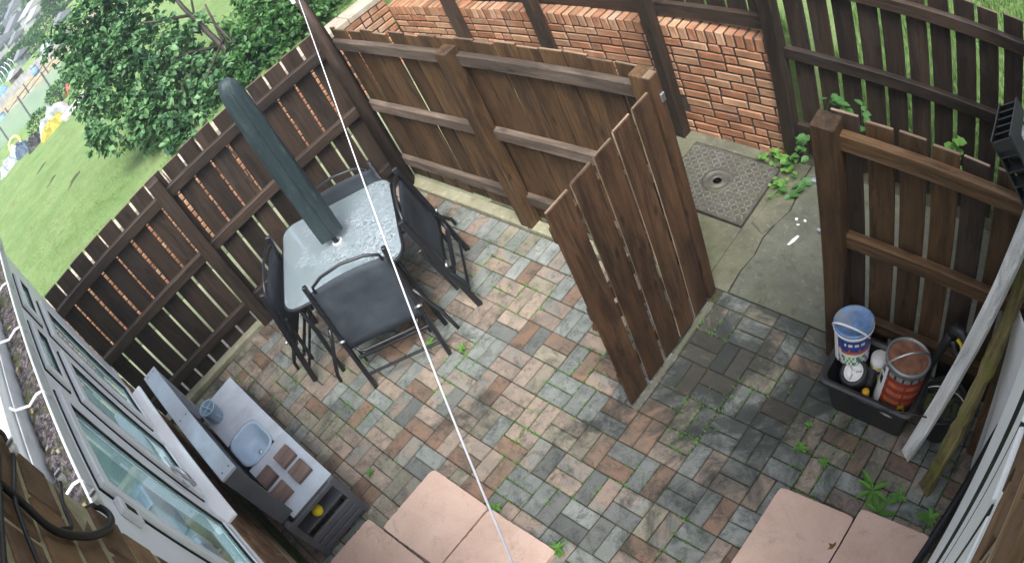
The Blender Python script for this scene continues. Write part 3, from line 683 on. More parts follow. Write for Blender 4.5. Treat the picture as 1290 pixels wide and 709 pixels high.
chair = thing('folding_chair', None, 'chair', group='folding chairs leaning against the glass table')
def ly(z): return .14*z/.85
def bar(name, p, q, w_, d_, mat, parent):
    p, q = Vector(p), Vector(q); me_ = box_mesh(w_, d_, round((q-p).length, 3), .003)
    o = part(name, me_, mat, parent, (p+q)/2); o.rotation_euler = (q-p).to_track_quat('Z', 'Y').to_euler(); return o
for sx in (-1, 1):
    bar('side_rail', (sx*.275, 0, 0), (sx*.275, ly(.90), .90), .026, .038, MT['black'], chair)
    bar('inner_leg', (sx*.235, ly(.2)+.05, .17), (sx*.255, ly(.62)+.05, .62), .018, .024, MT['black'], chair)
    bm = bmesh.new(); add_tube(bm, [(sx*.295, ly(.56)-.005, .56), (sx*.33, ly(.5)-.02, .47), (sx*.385, ly(.4)-.05, .36), (sx*.415, -.03, .28), (sx*.425, -.035, .22)], .0135, 8); part('armrest', to_mesh(bm, 'arm'), MT['black'], chair)
    bm = bmesh.new(); add_tube(bm, [(sx*.25, ly(.45)-.028, .45), (sx*.300, ly(.45)-.026, .45)], .009, 8); part('pivot_bolt', to_mesh(bm, 'bolt'), MT['chrome'], chair)
bm = bmesh.new(); add_tube(bm, [(-.235, ly(.84), .83), (-.23, ly(.88), .865), (-.15, ly(.92), .905), (0, ly(.94), .925), (.15, ly(.92), .905), (.23, ly(.88), .865), (.235, ly(.84), .83)], .0105, 8); part('top_arch', to_mesh(bm, 'arch'), MT['black'], chair)
bm = bmesh.new(); add_tube(bm, [(-.225, ly(.36)-.01, .36), (-.205, ly(.31)-.015, .325), (-.17, ly(.3)-.018, .315), (.17, ly(.3)-.018, .315), (.205, ly(.31)-.015, .325), (.225, ly(.36)-.01, .36)], .011, 8); part('seat_tube', to_mesh(bm, 'st'), MT['black'], chair)
bar('crossbar', (-.275, .02, .115), (.275, .02, .115), .018, .018, MT['black'], chair)
bar('crossbar', (-.255, .06, .25), (.255, .06, .25), .018, .022, MT['black'], chair)
nx, nz = 8, 10; vs = []; fs = []
for k in range(nz+1):
    for i in range(nx+1):
        u = i/nx; v = k/nz; z = .345+(.835+.022*math.sin(math.pi*u)-.345)*v
        sag = .022*math.sin(math.pi*u)*math.sin(math.pi*min(1, v*1.2+.08)) - (.018*math.exp(-((z-.47)/.022)**2))
        vs.append((-.262+.524*u, ly(z)+.006+sag, z))
for k in range(nz):
    for i in range(nx): a = k*(nx+1)+i; fs.append((a, a+1, a+nx+2, a+nx+1))
me = bpy.data.meshes.new('sling'); me.from_pydata(vs, [], fs)
bm = bmesh.new(); bm.from_mesh(me); bmesh.ops.solidify(bm, geom=bm.faces[:], thickness=.005)
me = to_mesh(bm, 'sling', True); part('sling', me, MT['fabric'], chair)
spots = [((-.467, -.27), 56.5, 'black folding chair with its back to the patio, nearest the paving slabs'),
         ((-.613, .521), 143.0, 'black folding chair leaning on the table edge beside the open gate'),
         ((-1.325, -.553), -38.5, 'black folding chair leaning on the table edge next to the left fence'),
         ((-1.475, .405), -123.5, 'black folding chair half hidden in the fence corner behind the table')]
for k, (p, a, lb) in enumerate(spots):
    c = chair if k == 0 else copy_tree(chair)
    c.location = (p[0], p[1], 0); c.rotation_euler = (0, 0, rad(a)); c['label'] = lb
    if k:
        for ch in c.children:
            if ch.name.startswith('armrest'): ch.location.x = -.10 if ch.data.vertices[0].co.x > 0 else .10; ch.location.y = .03

# ------------------------------------------------------------------ play kitchen by the window wall
kit = thing('play_kitchen', 'grey wooden play kitchen with a plastic sink and four brown hob blocks', 'play kitchen', (0, 0, 0))
K0, K1, KF, KB, KZ = -1.30, 0.005, -1.14, -1.49, .45
sx0, sx1, sy0, sy1 = -.835, -.515, -1.485, -1.225
cz = KZ-.012
for (a, b, c_, d_) in ((K0, KB, sx0+.01, KF), (sx1-.01, KB, K1, KF), (sx0+.01, sy1-.01, sx1-.01, KF)):
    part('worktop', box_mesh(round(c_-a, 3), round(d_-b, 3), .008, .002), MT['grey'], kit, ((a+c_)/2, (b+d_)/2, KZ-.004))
part('apron', box_mesh(K1-K0, .016, .05, .002), MT['greydark'], kit, ((K0+K1)/2, KF-.009, KZ-.034))  # dark strip under the worktop carries the edge's shade in its grey
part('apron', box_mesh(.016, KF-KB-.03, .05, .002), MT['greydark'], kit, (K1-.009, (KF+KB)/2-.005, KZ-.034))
ringsS = []
for (ex, z, rr) in ((.0, KZ+.002, .09), (.0, KZ+.010, .09), (-.016, KZ+.010, .08), (-.024, KZ+.0, .075), (-.05, KZ-.085, .06), (-.09, KZ-.105, .04)):
    ringsS.append([(x, y, z) for x, y in rrect((sx0+sx1)/2, (sy0+sy1)/2, sx1-sx0+.01+2*ex, sy1-sy0+.01+2*ex, rr, 6)])
part('sink', loft(ringsS, 'sink', cap0=False), MT['sink'], kit)
part('plug', lathe([(0, 0), (.018, 0), (.016, .004), (0, .004)], 14), MT['chrome'], kit, ((sx0+sx1)/2, (sy0+sy1)/2, KZ-.104))
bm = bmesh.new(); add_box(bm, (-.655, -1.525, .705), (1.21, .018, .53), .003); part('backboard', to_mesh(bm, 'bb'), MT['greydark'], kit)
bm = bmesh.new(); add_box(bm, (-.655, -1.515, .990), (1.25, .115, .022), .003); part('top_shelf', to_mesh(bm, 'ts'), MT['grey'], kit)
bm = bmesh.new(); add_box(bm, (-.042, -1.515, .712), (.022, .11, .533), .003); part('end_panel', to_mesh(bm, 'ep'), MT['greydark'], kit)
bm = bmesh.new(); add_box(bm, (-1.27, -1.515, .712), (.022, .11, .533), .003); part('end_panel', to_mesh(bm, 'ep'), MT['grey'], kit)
for bx, by in ((-.35, -1.255), (-.178, -1.255), (-.35, -1.428), (-.178, -1.428)):
    bx -= .0
    part('hob_block', box_mesh(.124, .118, .030, .003), MT['burner'], kit, (bx, by, KZ+.0155))
for lx in (K0+.025, K1-.01):
    for lyy in (KF-.025, KB-.055):
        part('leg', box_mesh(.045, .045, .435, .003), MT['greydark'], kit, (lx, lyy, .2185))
for (y_, z_, s_) in ((KF-.025, .40, (1.24, .03, .06)), (KB-.055, .40, (1.24, .03, .06)), (KF-.025, .09, (1.24, .03, .07)), (KB-.055, .09, (1.24, .03, .07))):
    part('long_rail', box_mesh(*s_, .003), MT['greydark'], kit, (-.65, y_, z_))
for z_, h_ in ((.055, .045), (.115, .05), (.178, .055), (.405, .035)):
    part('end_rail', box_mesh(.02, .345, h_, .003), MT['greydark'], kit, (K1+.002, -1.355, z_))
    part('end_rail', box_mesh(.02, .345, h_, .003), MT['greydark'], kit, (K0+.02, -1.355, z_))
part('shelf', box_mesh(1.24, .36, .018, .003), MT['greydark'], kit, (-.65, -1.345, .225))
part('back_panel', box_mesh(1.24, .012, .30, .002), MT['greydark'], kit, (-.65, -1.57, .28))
for sx_, sy_ in ((-1.24, -1.54), (-1.24, -1.485), (-.655, -1.54), (-.655, -1.485), (-.07, -1.54), (-.07, -1.485)):
    part('screw', lathe([(0, 0), (.006, 0), (.005, .0015), (0, .0018)], 8), MT['greydark'], kit, (sx_, sy_, 1.0012))
ball = part('toy_ball', lathe([(.038*math.sin(math.pi*k/12), -.038*math.cos(math.pi*k/12)) for k in range(13)], 20), MT['yellow']); ball.location = (-.055, -1.37, .272); tag(ball, 'yellow ball on the lower shelf of the grey play kitchen', 'ball')
cup = thing('cutlery_pot', 'blue plastic pot split into four compartments on the play kitchen worktop', 'pot', (-1.10, -1.405, KZ+.001), (0, 0, .3)); cup.scale = (1.2, 1.2, 1.15)
bm = bmesh.new(); add_lathe(bm, [(0, 0), (.040, 0), (.044, .01), (.054, .105), (.0575, .108), (.057, .112), (.050, .112), (.049, .10), (.040, .012), (0, .012)], 24); part('body', to_mesh(bm, 'cup'), MT['cup'], cup)
for a in (0, 90):
    part('divider', box_mesh(.1, .006, .094, .001), MT['cup'], cup, (0, 0, .062), (0, 0, rad(a)))

# ------------------------------------------------------------------ window wall of the house
def bx(name, lo, hi, mat, parent=None, ch=.003, **kw):
    lo, hi = Vector(lo), Vector(hi); s = hi-lo
    return part(name, box_mesh(round(s.x, 3), round(s.y, 3), round(s.z, 3), ch), mat, parent, (lo+hi)/2, **kw)
lower = brick_wall('brick_wall', 'brown house brick wall below the white window sill', (-1.50, -1.70), (2.10, -1.70), .20, 11, HBRK, MT['mortar_pale'], thick=.2, soldier=False, seedv=12, skip=lambda x, c: c < 3 or x > 2.7)
WY = -1.70
win = thing('kitchen_window', 'long white framed window under the gutter with greenish glass panes', 'window', (0, 0, 0))
for (a, b) in ((-1.50, -1.14), (-.62, -.43), (.115, .305), (1.005, 2.09)):
    bx('frame_post', (a, WY-.07, 1.12), (b, WY, 2.32), MT['upvc'], win, .006)
bx('frame_head', (-1.50, WY-.072, 2.295), (2.09, WY+.003, 2.44), MT['upvc'], win, .006)
bx('frame_bottom', (-1.50, WY-.072, 1.07), (2.09, WY+.003, 1.13), MT['upvc'], win, .006)
for (a, b) in ((-1.14, -.62), (-.43, .115)):
    bx('transom', (a, WY-.068, 2.045), (b, WY-.002, 2.11), MT['upvc'], win, .005)
def sash(a, b, z0, z1, yo, wd=.05):
    s = thing('sash', None, None); s.parent = win
    bm = bmesh.new()
    for (lo, hi) in (((a, z0), (a+wd, z1)), ((b-wd, z0), (b, z1)), ((a+wd, z0), (b-wd, z0+wd)), ((a+wd, z1-wd), (b-wd, z1))):
        add_box(bm, ((lo[0]+hi[0])/2, WY+yo-.015, (lo[1]+hi[1])/2), (hi[0]-lo[0], .05, hi[1]-lo[1]), .004)
    part('sash_frame', to_mesh(bm, 'sash'), MT['upvc'], s)
    bm = bmesh.new(); e = .008
    for (lo, hi) in (((a+wd, z0+wd), (a+wd+e, z1-wd)), ((b-wd-e, z0+wd), (b-wd, z1-wd)), ((a+wd+e, z0+wd), (b-wd-e, z0+wd+e)), ((a+wd+e, z1-wd-e), (b-wd-e, z1-wd))):
        add_box(bm, ((lo[0]+hi[0])/2, WY+yo-.004, (lo[1]+hi[1])/2), (hi[0]-lo[0], .012, hi[1]-lo[1]), 0)
    for (lo, hi) in (((a-.009, z0-.009), (a-.001, z1+.009)), ((b+.001, z0-.009), (b+.009, z1+.009)), ((a-.001, z0-.009), (b+.001, z0-.001)), ((a-.001, z1+.001), (b+.001, z1+.009))):
        add_box(bm, ((lo[0]+hi[0])/2, WY+.002, (lo[1]+hi[1])/2), (hi[0]-lo[0], .008, hi[1]-lo[1]), 0)
    part('seal', to_mesh(bm, 'seal'), MT['seal'], s)
    bx('pane', (a+wd, WY+yo-.018, z0+wd), (b-wd, WY+yo-.010, z1-wd), MT['glass'], s, .0)
    return s
sash(-1.13, -.63, 2.12, 2.285, .018, .036); sash(-.42, .105, 2.12, 2.285, .018, .036)
sash(-1.13, -.63, 1.135, 2.035, .020); sash(-.42, .105, 1.135, 2.035, .020); sash(.315, .995, 1.135, 2.285, .022)
bx('sill', (-1.15, WY-.02, 1.052), (.28, -1.612, 1.08), MT['upvc_white'], win, .006)
bx('sill', (.284, WY-.02, 1.045), (2.09, -1.675, 1.07), MT['upvc'], win, .006)
part('vent_box', box_mesh(.08, .03, .11, .006), MT['white'], win, (1.06, WY+.015, 2.18))
part('vent_slot', box_mesh(.03, .004, .05, .001), MT['seal'], win, (1.06, WY+.031, 2.18))
part('stay', tube([(.04, WY+.03, 1.36), (.10, WY+.05, 1.40), (.15, WY+.07, 1.40), (.18, WY+.072, 1.36), (.175, WY+.06, 1.30)], .013, 8), MT['chrome'], win)
part('stay', box_mesh(.24, .012, .02, .003), MT['chrome'], win, (.03, WY+.026, 1.32), (0, .2, 0))
# room behind the glass
room = thing('kitchen_room', kind='structure')
wallm = simple('pale teal room wall', (.24, .30, .29), rough=.9, var=.05, scale=3, coord='world'); floorm = simple('room floor', (.24, .29, .28), rough=.6, coord='world')
bx('back_wall', (-1.54, -4.3, .0), (2.09, -4.25, 2.5), wallm, room, 0); bx('side_wall', (-1.56, -4.25, .0), (-1.515, -1.79, 2.5), wallm, room, 0); bx('side_wall', (2.1, -4.25, 0), (2.14, -1.79, 2.5), wallm, room, 0)
bx('floor', (-1.51, -4.25, -.05), (2.1, -1.82, .02), floorm, room, 0)
counter = thing('sink_counter', 'pale kitchen counter with sink seen through the window glass', 'counter', (0, 0, 0))
bx('worktop', (-1.48, -2.38, .90), (2.05, -1.82, .94), simple('pale worktop', (.30, .36, .345), rough=.4), counter); bx('cabinet', (-1.48, -2.34, .03), (2.05, -1.84, .895), MT['white'], counter)
part('sink_bowl', loft([[(x, y, z) for x, y in rrect(.62, -2.08, .50-e*2, .36-e*2, .06)] for e, z in ((0, .942), (0, .952), (.02, .952), (.035, .945), (.06, .943))], 'sinkbowl', cap0=False), MT['chrome'], counter)
part('tap', tube([(.62, -1.88, .94), (.62, -1.88, 1.16), (.62, -1.91, 1.21), (.62, -1.97, 1.22), (.62, -2.02, 1.19), (.62, -2.03, 1.15)], .013, 10), MT['chrome'], counter)
rr_ = random.Random(4)
itm = [('storage_tub', 'white storage tub behind the window glass', (.30, -1.92), (.16, .12, .16)), ('cereal_box', 'pale box standing on the counter behind the glass', (-.15, -1.96), (.2, .08, .30))]
for nm, lb, (ix, iy), s_ in itm:
    t = thing(nm, lb, 'tub' if 'tub' in nm else 'box', (ix, iy, .94)); part('body', box_mesh(*s_, .01, 0, 0, True), simple(nm+' plastic', (.5, .55, .55), rough=.5), t); part('lid', box_mesh(s_[0]+.012, s_[1]+.012, .02, .005, 0, 0, True), MT['cup'], t, (0, 0, s_[2]))
# gutter
gut = thing('roof_gutter', 'white gutter choked with dark moss and grit above the window', 'gutter', (0, 0, 0))
GL, GR = -1.66, 2.10
prof = [(-1.592, 2.612), (-1.587, 2.617), (-1.582, 2.612), (-1.584, 2.555), (-1.605, 2.505), (-1.65, 2.482), (-1.70, 2.497), (-1.727, 2.545), (-1.727, 2.64), (-1.721, 2.64), (-1.720, 2.548), (-1.697, 2.503), (-1.65, 2.489), (-1.610, 2.510), (-1.590, 2.558)]
part('trough', loft([[(x, y, z) for y, z in prof] for x in (GL, GR)], 'trough', smooth=False), MT['gutterp'], gut)
def mossfill():
    M = Mat('gutter moss and grit'); v = M.vec('world', rnd=False); n = M.noise(v, 42, 6, .8); c = M.ramp(n, [(.36, (.015, .014, .016)), (.5, (.07, .06, .065)), (.62, (.22, .20, .21)), (.74, (.42, .40, .40))])
    g2 = M.noise(v, 14, 5, .7); c = M.mix(M.rng(g2, .5, .62, 0, .8), c, (.07, .085, .03)); M.bump(n, .9, .02); return M.done(c, .95, .1)
nxs = [GL+.02+k*(GR-GL-.04)/200 for k in range(201)]; nys = [-1.719+k*.126/10 for k in range(11)]
me = grid_mesh(nxs, nys, lambda x, y: 2.568+.020*mnoise.noise((x*14, y*14, 0))+.014*mnoise.noise((x*45, y*45, 3))-(.02 if abs(y+1.656) > .052 else 0), 'moss')
o = part('moss_fill', me, mossfill(), gut)
for x in (-.11, .38, .895, 1.39, -.65, -1.2):
    part('bracket', tube([(x, -1.583, 2.575), (x, -1.585, 2.618), (x, -1.61, 2.627), (x-.005, -1.66, 2.622), (x-.02, -1.715, 2.65), (x-.03, -1.727, 2.67)], .0055, 6), MT['gutterp'], gut)
for k in range(14):
    part('grit_flake', box_mesh(.018, .011, .003, 0), rr_.choice([MT['mossy'], MT['mossy'], MT['kerb']]), gut, (rr_.uniform(-.2, 1.9), rr_.uniform(-1.69, -1.61), 2.59), (rr_.uniform(-.4, .4), rr_.uniform(-.4, .4), rr_.uniform(0, 3)))
# glazed lean-to roof above the gutter
roof = thing('lean_to_roof', 'white barred glass lean-to roof above the mossy gutter', 'roof', (0, 0, 0))
bx('eaves_bar', (-1.66, -1.80, 2.62), (2.09, -1.740, 2.70), MT['upvc_white'], roof, .006)
bx('fascia', (-1.64, -1.77, 2.42), (2.09, -1.731, 2.618), MT['upvc_white'], roof, .003)
sl_ = math.atan2(.62, 1.9); Lr = math.hypot(.62, 1.9)
for x in (-1.6, -.9, -.16, .61, 1.37, 2.06):
    part('glazing_bar', box_mesh(.065, round(Lr, 3), .055, .006), MT['upvc_white'], roof, (x, -1.75-.95, 2.695+.31), (-sl_, 0, 0))
for a, b in ((-1.57, -.93), (-.87, -.19), (-.13, .58), (.64, 1.34), (1.40, 2.03)):
    part('roof_pane', box_mesh(round(b-a, 3), round(Lr-.05, 3), .008, 0), MT['roofglass'], roof, ((a+b)/2, -1.75-.96, 2.68+.31), (-sl_, 0, 0))
# brick pier right below the camera, with cables
pier = brick_wall('brick_wall', 'dark brown house brick corner crossed by black cables', (2.106, -1.37), (3.02, -1.37), 2.45, 18, HBRK, MT['mortar_pale'], thick=.22, soldier=False, seedv=14, per_course=1.0, rec=.0035, jt=.0105)
wall2 = brick_wall('brick_wall', 'brown house brickwork above the white door frame', (2.99, .6), (2.99, -1.36), 2.85, 14, HBRK, MT['mortar_pale'], thick=.2, soldier=False, seedv=15, per_course=1.0, rec=.0035, jt=.0105)
wall2.location = (2.99, -1.366, 2.85); wall2.rotation_euler = (0, 0, math.pi/2)
def cable(pts, r_, label):
    P = [Vector(p) for p in pts]; out = []
    for i in range(len(P)-1):
        p0_, p1_, p2_, p3_ = P[max(i-1, 0)], P[i], P[i+1], P[min(i+2, len(P)-1)]
        for k in range(6):
            t = k/6; out.append(.5*((2*p1_)+(-p0_+p2_)*t+(2*p0_-5*p1_+4*p2_-p3_)*t*t+(-p0_+3*p1_-3*p2_+p3_)*t**3))
    out.append(P[-1]); return tag(part('cable', tube(out, r_, 8), MT['cablem']), label, 'cable', 'cables on the house brickwork')
CY = -1.357
cable([(2.27, CY, 3.33), (2.279, CY, 3.269), (2.285, CY, 3.229), (2.294, CY, 3.187), (2.253, CY, 3.119), (2.203, CY, 3.064), (2.148, CY, 3.02), (2.117, CY, 3.012), (2.105, CY-.01, 3.03), (2.098, CY-.05, 3.04)], .0058, 'thick black cable looping across the brick corner to the window')
cable([(2.12, CY-.02, 3.25), (2.134, CY, 3.235), (2.145, CY, 3.223), (2.183, CY, 3.22), (2.286, CY, 3.246), (2.346, CY, 3.248), (2.393, CY, 3.246), (2.5, CY, 3.24)], .0036, 'thin grey cable through the white clip at the edge of the bricks')
cable([(2.2, CY, 3.25), (2.246, CY, 3.261), (2.342, CY, 3.283), (2.438, CY, 3.306), (2.55, CY, 3.34)], .0036, 'thin cable at the far left edge of the bricks')
cable([(2.10, CY-.02, 3.10), (2.128, CY, 3.115), (2.204, CY, 3.136), (2.249, CY, 3.139), (2.275, CY, 3.165), (2.262, CY, 3.13)], .003, 'thin cable tied to the thick black cable on the bricks')
for p, lb in (((2.163, CY+.004, 3.218), 'white cable clip holding the thin grey cable'), ((2.130, CY+.004, 3.115), 'white cable clip below the gutter end on the bricks'), ((2.112, CY+.006, 3.04), 'white cable joint where the thick cable meets the window')):
    t = thing('cable_clip', lb, 'clip', p); part('saddle', box_mesh(.018, .012, .014, .003), MT['clip'], t); part('nail', box_mesh(.006, .014, .006, .001), MT['chrome'], t, (0, .004, .010))
# door frame on the right-hand wall
door = thing('patio_door', 'white plastic patio door frame beside the right-hand brickwork', 'door', (0, 0, 0))
for (a, b, xf) in ((-.475, -.08, 2.976), (-.70, -.492, 2.983), (-.95, -.715, 2.987), (-1.34, -.965, 2.984)):
    bx('frame_profile', (xf, a, .05), (3.05, b, 2.80), MT['upvc_white'], door, .004)
bx('frame_head', (2.990, -1.36, 2.80), (3.05, .1, 2.845), MT['upvc_white'], door, .003)
bx('threshold', (2.985, -1.36, .0), (3.05, .1, .05), MT['upvc'], door, .003)
bx('panel', (3.13, .36, 0), (3.18, 2.4, 2.845), MT['upvc'], door, .003); bx('return_panel', (3.0, -.075, 0), (3.18, .355, 2.845), MT['upvc'], door, .003)
pc = [(2.87, -.25, .03), (2.90, -.02, .03), (2.924, .144, .03), (2.966, .43, .035), (2.985, .53, .12), (3.006, .60, .259), (3.027, .66, .47), (3.054, .70, .693), (3.072, .74, .903), (3.075, .78, 1.06), (3.08, .82, 1.3)]
tag(part('pipe', tube(pc, .027, 10), MT['cablem']), 'black flexible pipe running along the foot of the white wall', 'pipe')
for y_ in (-.483, -.59, -.706):
    bx('frame_joint', (2.9752 if y_ > -.5 else (2.9822 if y_ > -.7 else 2.9862), y_-.003, .05), (2.999, y_+.003, 2.80), MT['seal'], door, 0)
tag(part('fallen_leaf', prism([(0, -.028), (.012, -.008), (.034, -.004), (.016, .008), (.014, .03), (-.002, .014), (-.026, .02), (-.014, .002), (-.026, -.016), (-.006, -.01)], 0, .003), simple('brown leaf', (.16, .085, .02), rough=.8), None, (2.438, 0.0, .046), (.1, .12, .4)), 'small brown star-shaped leaf lying on the pink slab', 'leaf')

# ------------------------------------------------------------------ loose pink slabs
def slab(poly, z, label):
    r_ = random.Random(int(poly[0][0]*1000)); pp = []
    for (a, b) in zip(poly, poly[1:]+poly[:1]):
        for k in range(22):
            f_ = k/22; x = a[0]+(b[0]-a[0])*f_; y = a[1]+(b[1]-a[1])*f_; e = .0018*mnoise.noise((x*40, y*40, z*90))+(-.006 if k == 0 else 0)-(.004 if r_.random() < .06 else 0)
            cx = sum(p[0] for p in poly)/4; cy = sum(p[1] for p in poly)/4; d = Vector((x-cx, y-cy)); d.normalize(); pp.append((x+d.x*e, y+d.y*e))
    o = part('paving_slab', prism(pp, -.0, z, .005), MT['slab']); o.location = (0, 0, .003); tag(o, label, 'paving slab', 'pink slabs laid on the block paving')
slab([(.215, -.718), (.678, -.716), (.684, -1.165), (.215, -1.19)], .045, 'pink slab left of the washing line, with bare pavers on two sides')
slab([(.692, -.714), (1.175, -.708), (1.18, -1.165), (.694, -1.165)], .046, 'pink slab crossed by the washing line, with a weed at its far corner')
slab([(.09, -1.204), (.60, -1.19), (.60, -1.60), (.09, -1.60)], .044, 'pink slab against the end of the grey play kitchen')
slab([(2.0, .165), (2.458, .187), (2.475, -.42), (2.01, -.42)], .045, 'pink slab with a brown leaf on it, left of the stepped pair')
slab([(2.468, .245), (2.935, .262), (2.94, -.42), (2.482, -.42)], .046, 'pink slab beside the black cable, set further back than its neighbour')

# ------------------------------------------------------------------ black box with tubs and tins
bxo = thing('recycling_box', 'black plastic recycling box full of paint tins beside the gate post', 'box', (0, 0, 0))
def ringz(cx, cy, sx, sy, z, r_): return [(x, y, z) for x, y in rrect(cx, cy, sx, sy, r_, 4)]
BCx, BCy = 2.232, .825
part('body', loft([ringz(BCx, BCy, .46, .24, .003, .03), ringz(BCx, BCy, .53, .30, .30, .035), ringz(BCx, BCy, .575, .345, .30, .045), ringz(BCx, BCy, .585, .355, .33, .05), ringz(BCx, BCy, .555, .325, .335, .045), ringz(BCx, BCy, .515, .285, .325, .035), ringz(BCx, BCy, .45, .225, .02, .03)], 'boxbody', smooth=False), MT['blackplastic'], bxo)
for sx in (-1, 1): part('handle', box_mesh(.02, .12, .03, .005), MT['blackplastic'], bxo, (BCx+sx*.292, BCy, .29))
def multi(name, bm, mats, parent, loc=(0, 0, 0), rot=(0, 0, 0)):
    me_ = to_mesh(bm, name)
    for m in mats: me_.materials.append(m)
    return part(name, me_, None, parent, loc, rot)
blue = simple('blue tub print', (.02, .06, .28), rough=.35); cyan = simple('dirty blue lid', (.12, .22, .42), rough=.4, var=.3, scale=25, dirt=(.25, .26, .24), dirt_amt=.8)
orange = simple('orange print', (.46, .10, .035), rough=.45, var=.3, scale=30, dirt=(.16, .1, .07), dirt_amt=.7); green = simple('green print', (.12, .42, .06), rough=.4); red = simple('red print', (.22, .03, .02), rough=.45, dirt=(.12, .09, .07), dirt_amt=.6); dkgreen = simple('dark green print', (.02, .07, .02), rough=.4)
def label_shell(r0, r1, z0, z1, a0, a1, cells, mats, nz, na):
    """A printed label: a shell of small patches just outside a tub wall."""
    bm = bmesh.new(); V = [[bm.verts.new(((r0+(r1-r0)*k/nz)*math.cos(a0+(a1-a0)*i/na), (r0+(r1-r0)*k/nz)*math.sin(a0+(a1-a0)*i/na), z0+(z1-z0)*k/nz)) for i in range(na+1)] for k in range(nz+1)]
    for k in range(nz):
        for i in range(na):
            f = bm.faces.new((V[k][i], V[k][i+1], V[k+1][i+1], V[k+1][i])); f.material_index = cells(k, i); f.smooth = True
    me_ = bpy.data.meshes.new('label'); bm.to_mesh(me_); bm.free()
    for m in mats: me_.materials.append(m)
    return me_
tub = thing('paint_tub', 'white paint tub with blue lid and bail handle in the black box', 'paint tub', (2.05, .885, .295), (rad(-8), rad(-4), 0)); tub.scale = (1.06, 1.06, 1.06)
part('body', lathe([(0, 0), (.080, 0), (.083, .005), (.098, .215), (.098, .22)], 28), MT['white'], tub)
def cells(k, i):
    if k >= 6: return 0 if not (8 <= i <= 18 and k == 7 and i % 3) else 1
    if k == 5: return 0 if i % 5 else 2
    if k in (3, 4): return 2 if k == 4 and 5 < i < 22 else 1
    return 3 if (i*7+k*3) % 5 < 2 and 6 < i < 18 else (1 if (i+k) % 4 else 0)
part('label', label_shell(.0845, .0965, .02, .19, rad(-150), rad(40), cells, [blue, MT['white'], orange, green], 9, 28), None, tub)
part('lid', lathe([(.096, .212), (.106, .212), (.107, .232), (.100, .236), (.094, .228), (.04, .226), (0, .228)], 28), cyan, tub)
part('lid_rim', lathe([(.103, .205), (.108, .207), (.1085, .218), (.1045, .219)], 28), MT['white'], tub)
part('handle', tube([(-.104*math.cos(a), -.03-.05*math.sin(a), .19+.085*math.sin(a)) for a in [rad(180*k/14) for k in range(15)]], .0055, 6), MT['white'], tub)
part('handle_strap', box_mesh(.034, .006, .17, .002), MT['white'], tub, (-.062, -.076, .11), (0.03, 0, -.65))
tin = thing('paint_tin', 'big open tin with rusty brown contents and red striped label in the black box', 'paint tin', (2.36, .80, .185), (rad(-14), rad(5), 0)); tin.scale = (1.16, 1.16, 1.16)
tinm = simple('dull tin', (.35, .36, .36), rough=.45, metal=.6, var=.2, scale=20, dirt=(.12, .1, .09), dirt_amt=.6)
part('body', lathe([(0, 0), (.108, 0), (.112, .004), (.112, .012), (.108, .016), (.108, .262), (.114, .268), (.114, .282), (.104, .284), (.102, .266)], 32), tinm, tin)
def cells2(k, i):
    if i < 8: return 1 if not (2 < i < 6 and k in (5, 6, 8)) else 4
    if k == 9: return 0 if i % 4 else 7
    if k in (8, 6, 4): return 3
    if k in (7, 5, 3): return 2 if i % 9 else 3
    if k == 2: return 5 if 11 < i < 15 else (6 if 17 < i < 21 else 3)
    if k == 1: return 5 if 10 < i < 17 else (6 if i in (18, 21) else 7)
    return 7
part('label', label_shell(.1088, .1088, .02, .250, rad(-170), rad(20), cells2, [tinm, MT['white'], orange, red, MT['blackplastic'], dkgreen, MT['yellow'], MT['blackplastic']], 10, 34), None, tin)
def rust():
    M = Mat('dried rusty brown stain'); v = M.vec('obj', rnd=False); n = M.noise(v, 14, 5, .6, .8); c = M.ramp(n, [(.3, (.12, .05, .03)), (.55, (.30, .14, .085)), (.75, (.42, .22, .14))]); M.bump(n, .6, .01); return M.done(c, .6, .4)
part('contents', lathe([(.1035, .266), (.08, .272), (.05, .277), (.03, .276), (0, .28)], 28), rust(), tin)
part('handle', tube([(-.118*math.cos(a), -.045*math.sin(a), .225+.125*math.sin(a)) for a in [rad(180*k/14) for k in range(15)]], .0055, 6), MT['chrome'], tin, (0, 0, 0), (0, 0, rad(38)))
whl = thing('trolley_wheel', 'small black wheel with a white spoked hub lying in the black box', 'wheel', (2.105, .785, .30), (rad(12), rad(-6), 0))
part('tyre', lathe([(.055, -.025), (.076, -.028), (.082, -.012), (.082, .012), (.076, .026), (.062, .028), (.055, .022)], 28), MT['blackplastic'], whl)
part('rim', lathe([(.056, .005), (.057, .022), (.048, .024), (.045, .010), (.015, .010), (.012, .02), (0, .02)], 28), MT['white'], whl)
for k in range(3): part('spoke', box_mesh(.036, .006, .006, .001), tinm, whl, (.031*math.cos(2.1*k+.4), .031*math.sin(2.1*k+.4), .0145), (0, 0, 2.1*k+.4))
part('axle_block', box_mesh(.16, .10, .22, .01), MT['blackplastic'], whl, (.03, .02, -.14))
jar = thing('small_tin', 'small tin with yellow and white label behind the big tin', 'tin', (2.205, .885, .12), (rad(-10), 0, 0))
part('body', lathe([(0, 0), (.055, 0), (.055, .20), (.05, .205), (0, .205)], 22), MT['white'], jar)
part('label', label_shell(.0558, .0558, .05, .18, rad(-170), rad(-10), lambda k, i: 1 if k in (0, 3) else (0 if (i // 3) % 2 else 2), [MT['yellow'], blue, MT['white']], 5, 16), None, jar)
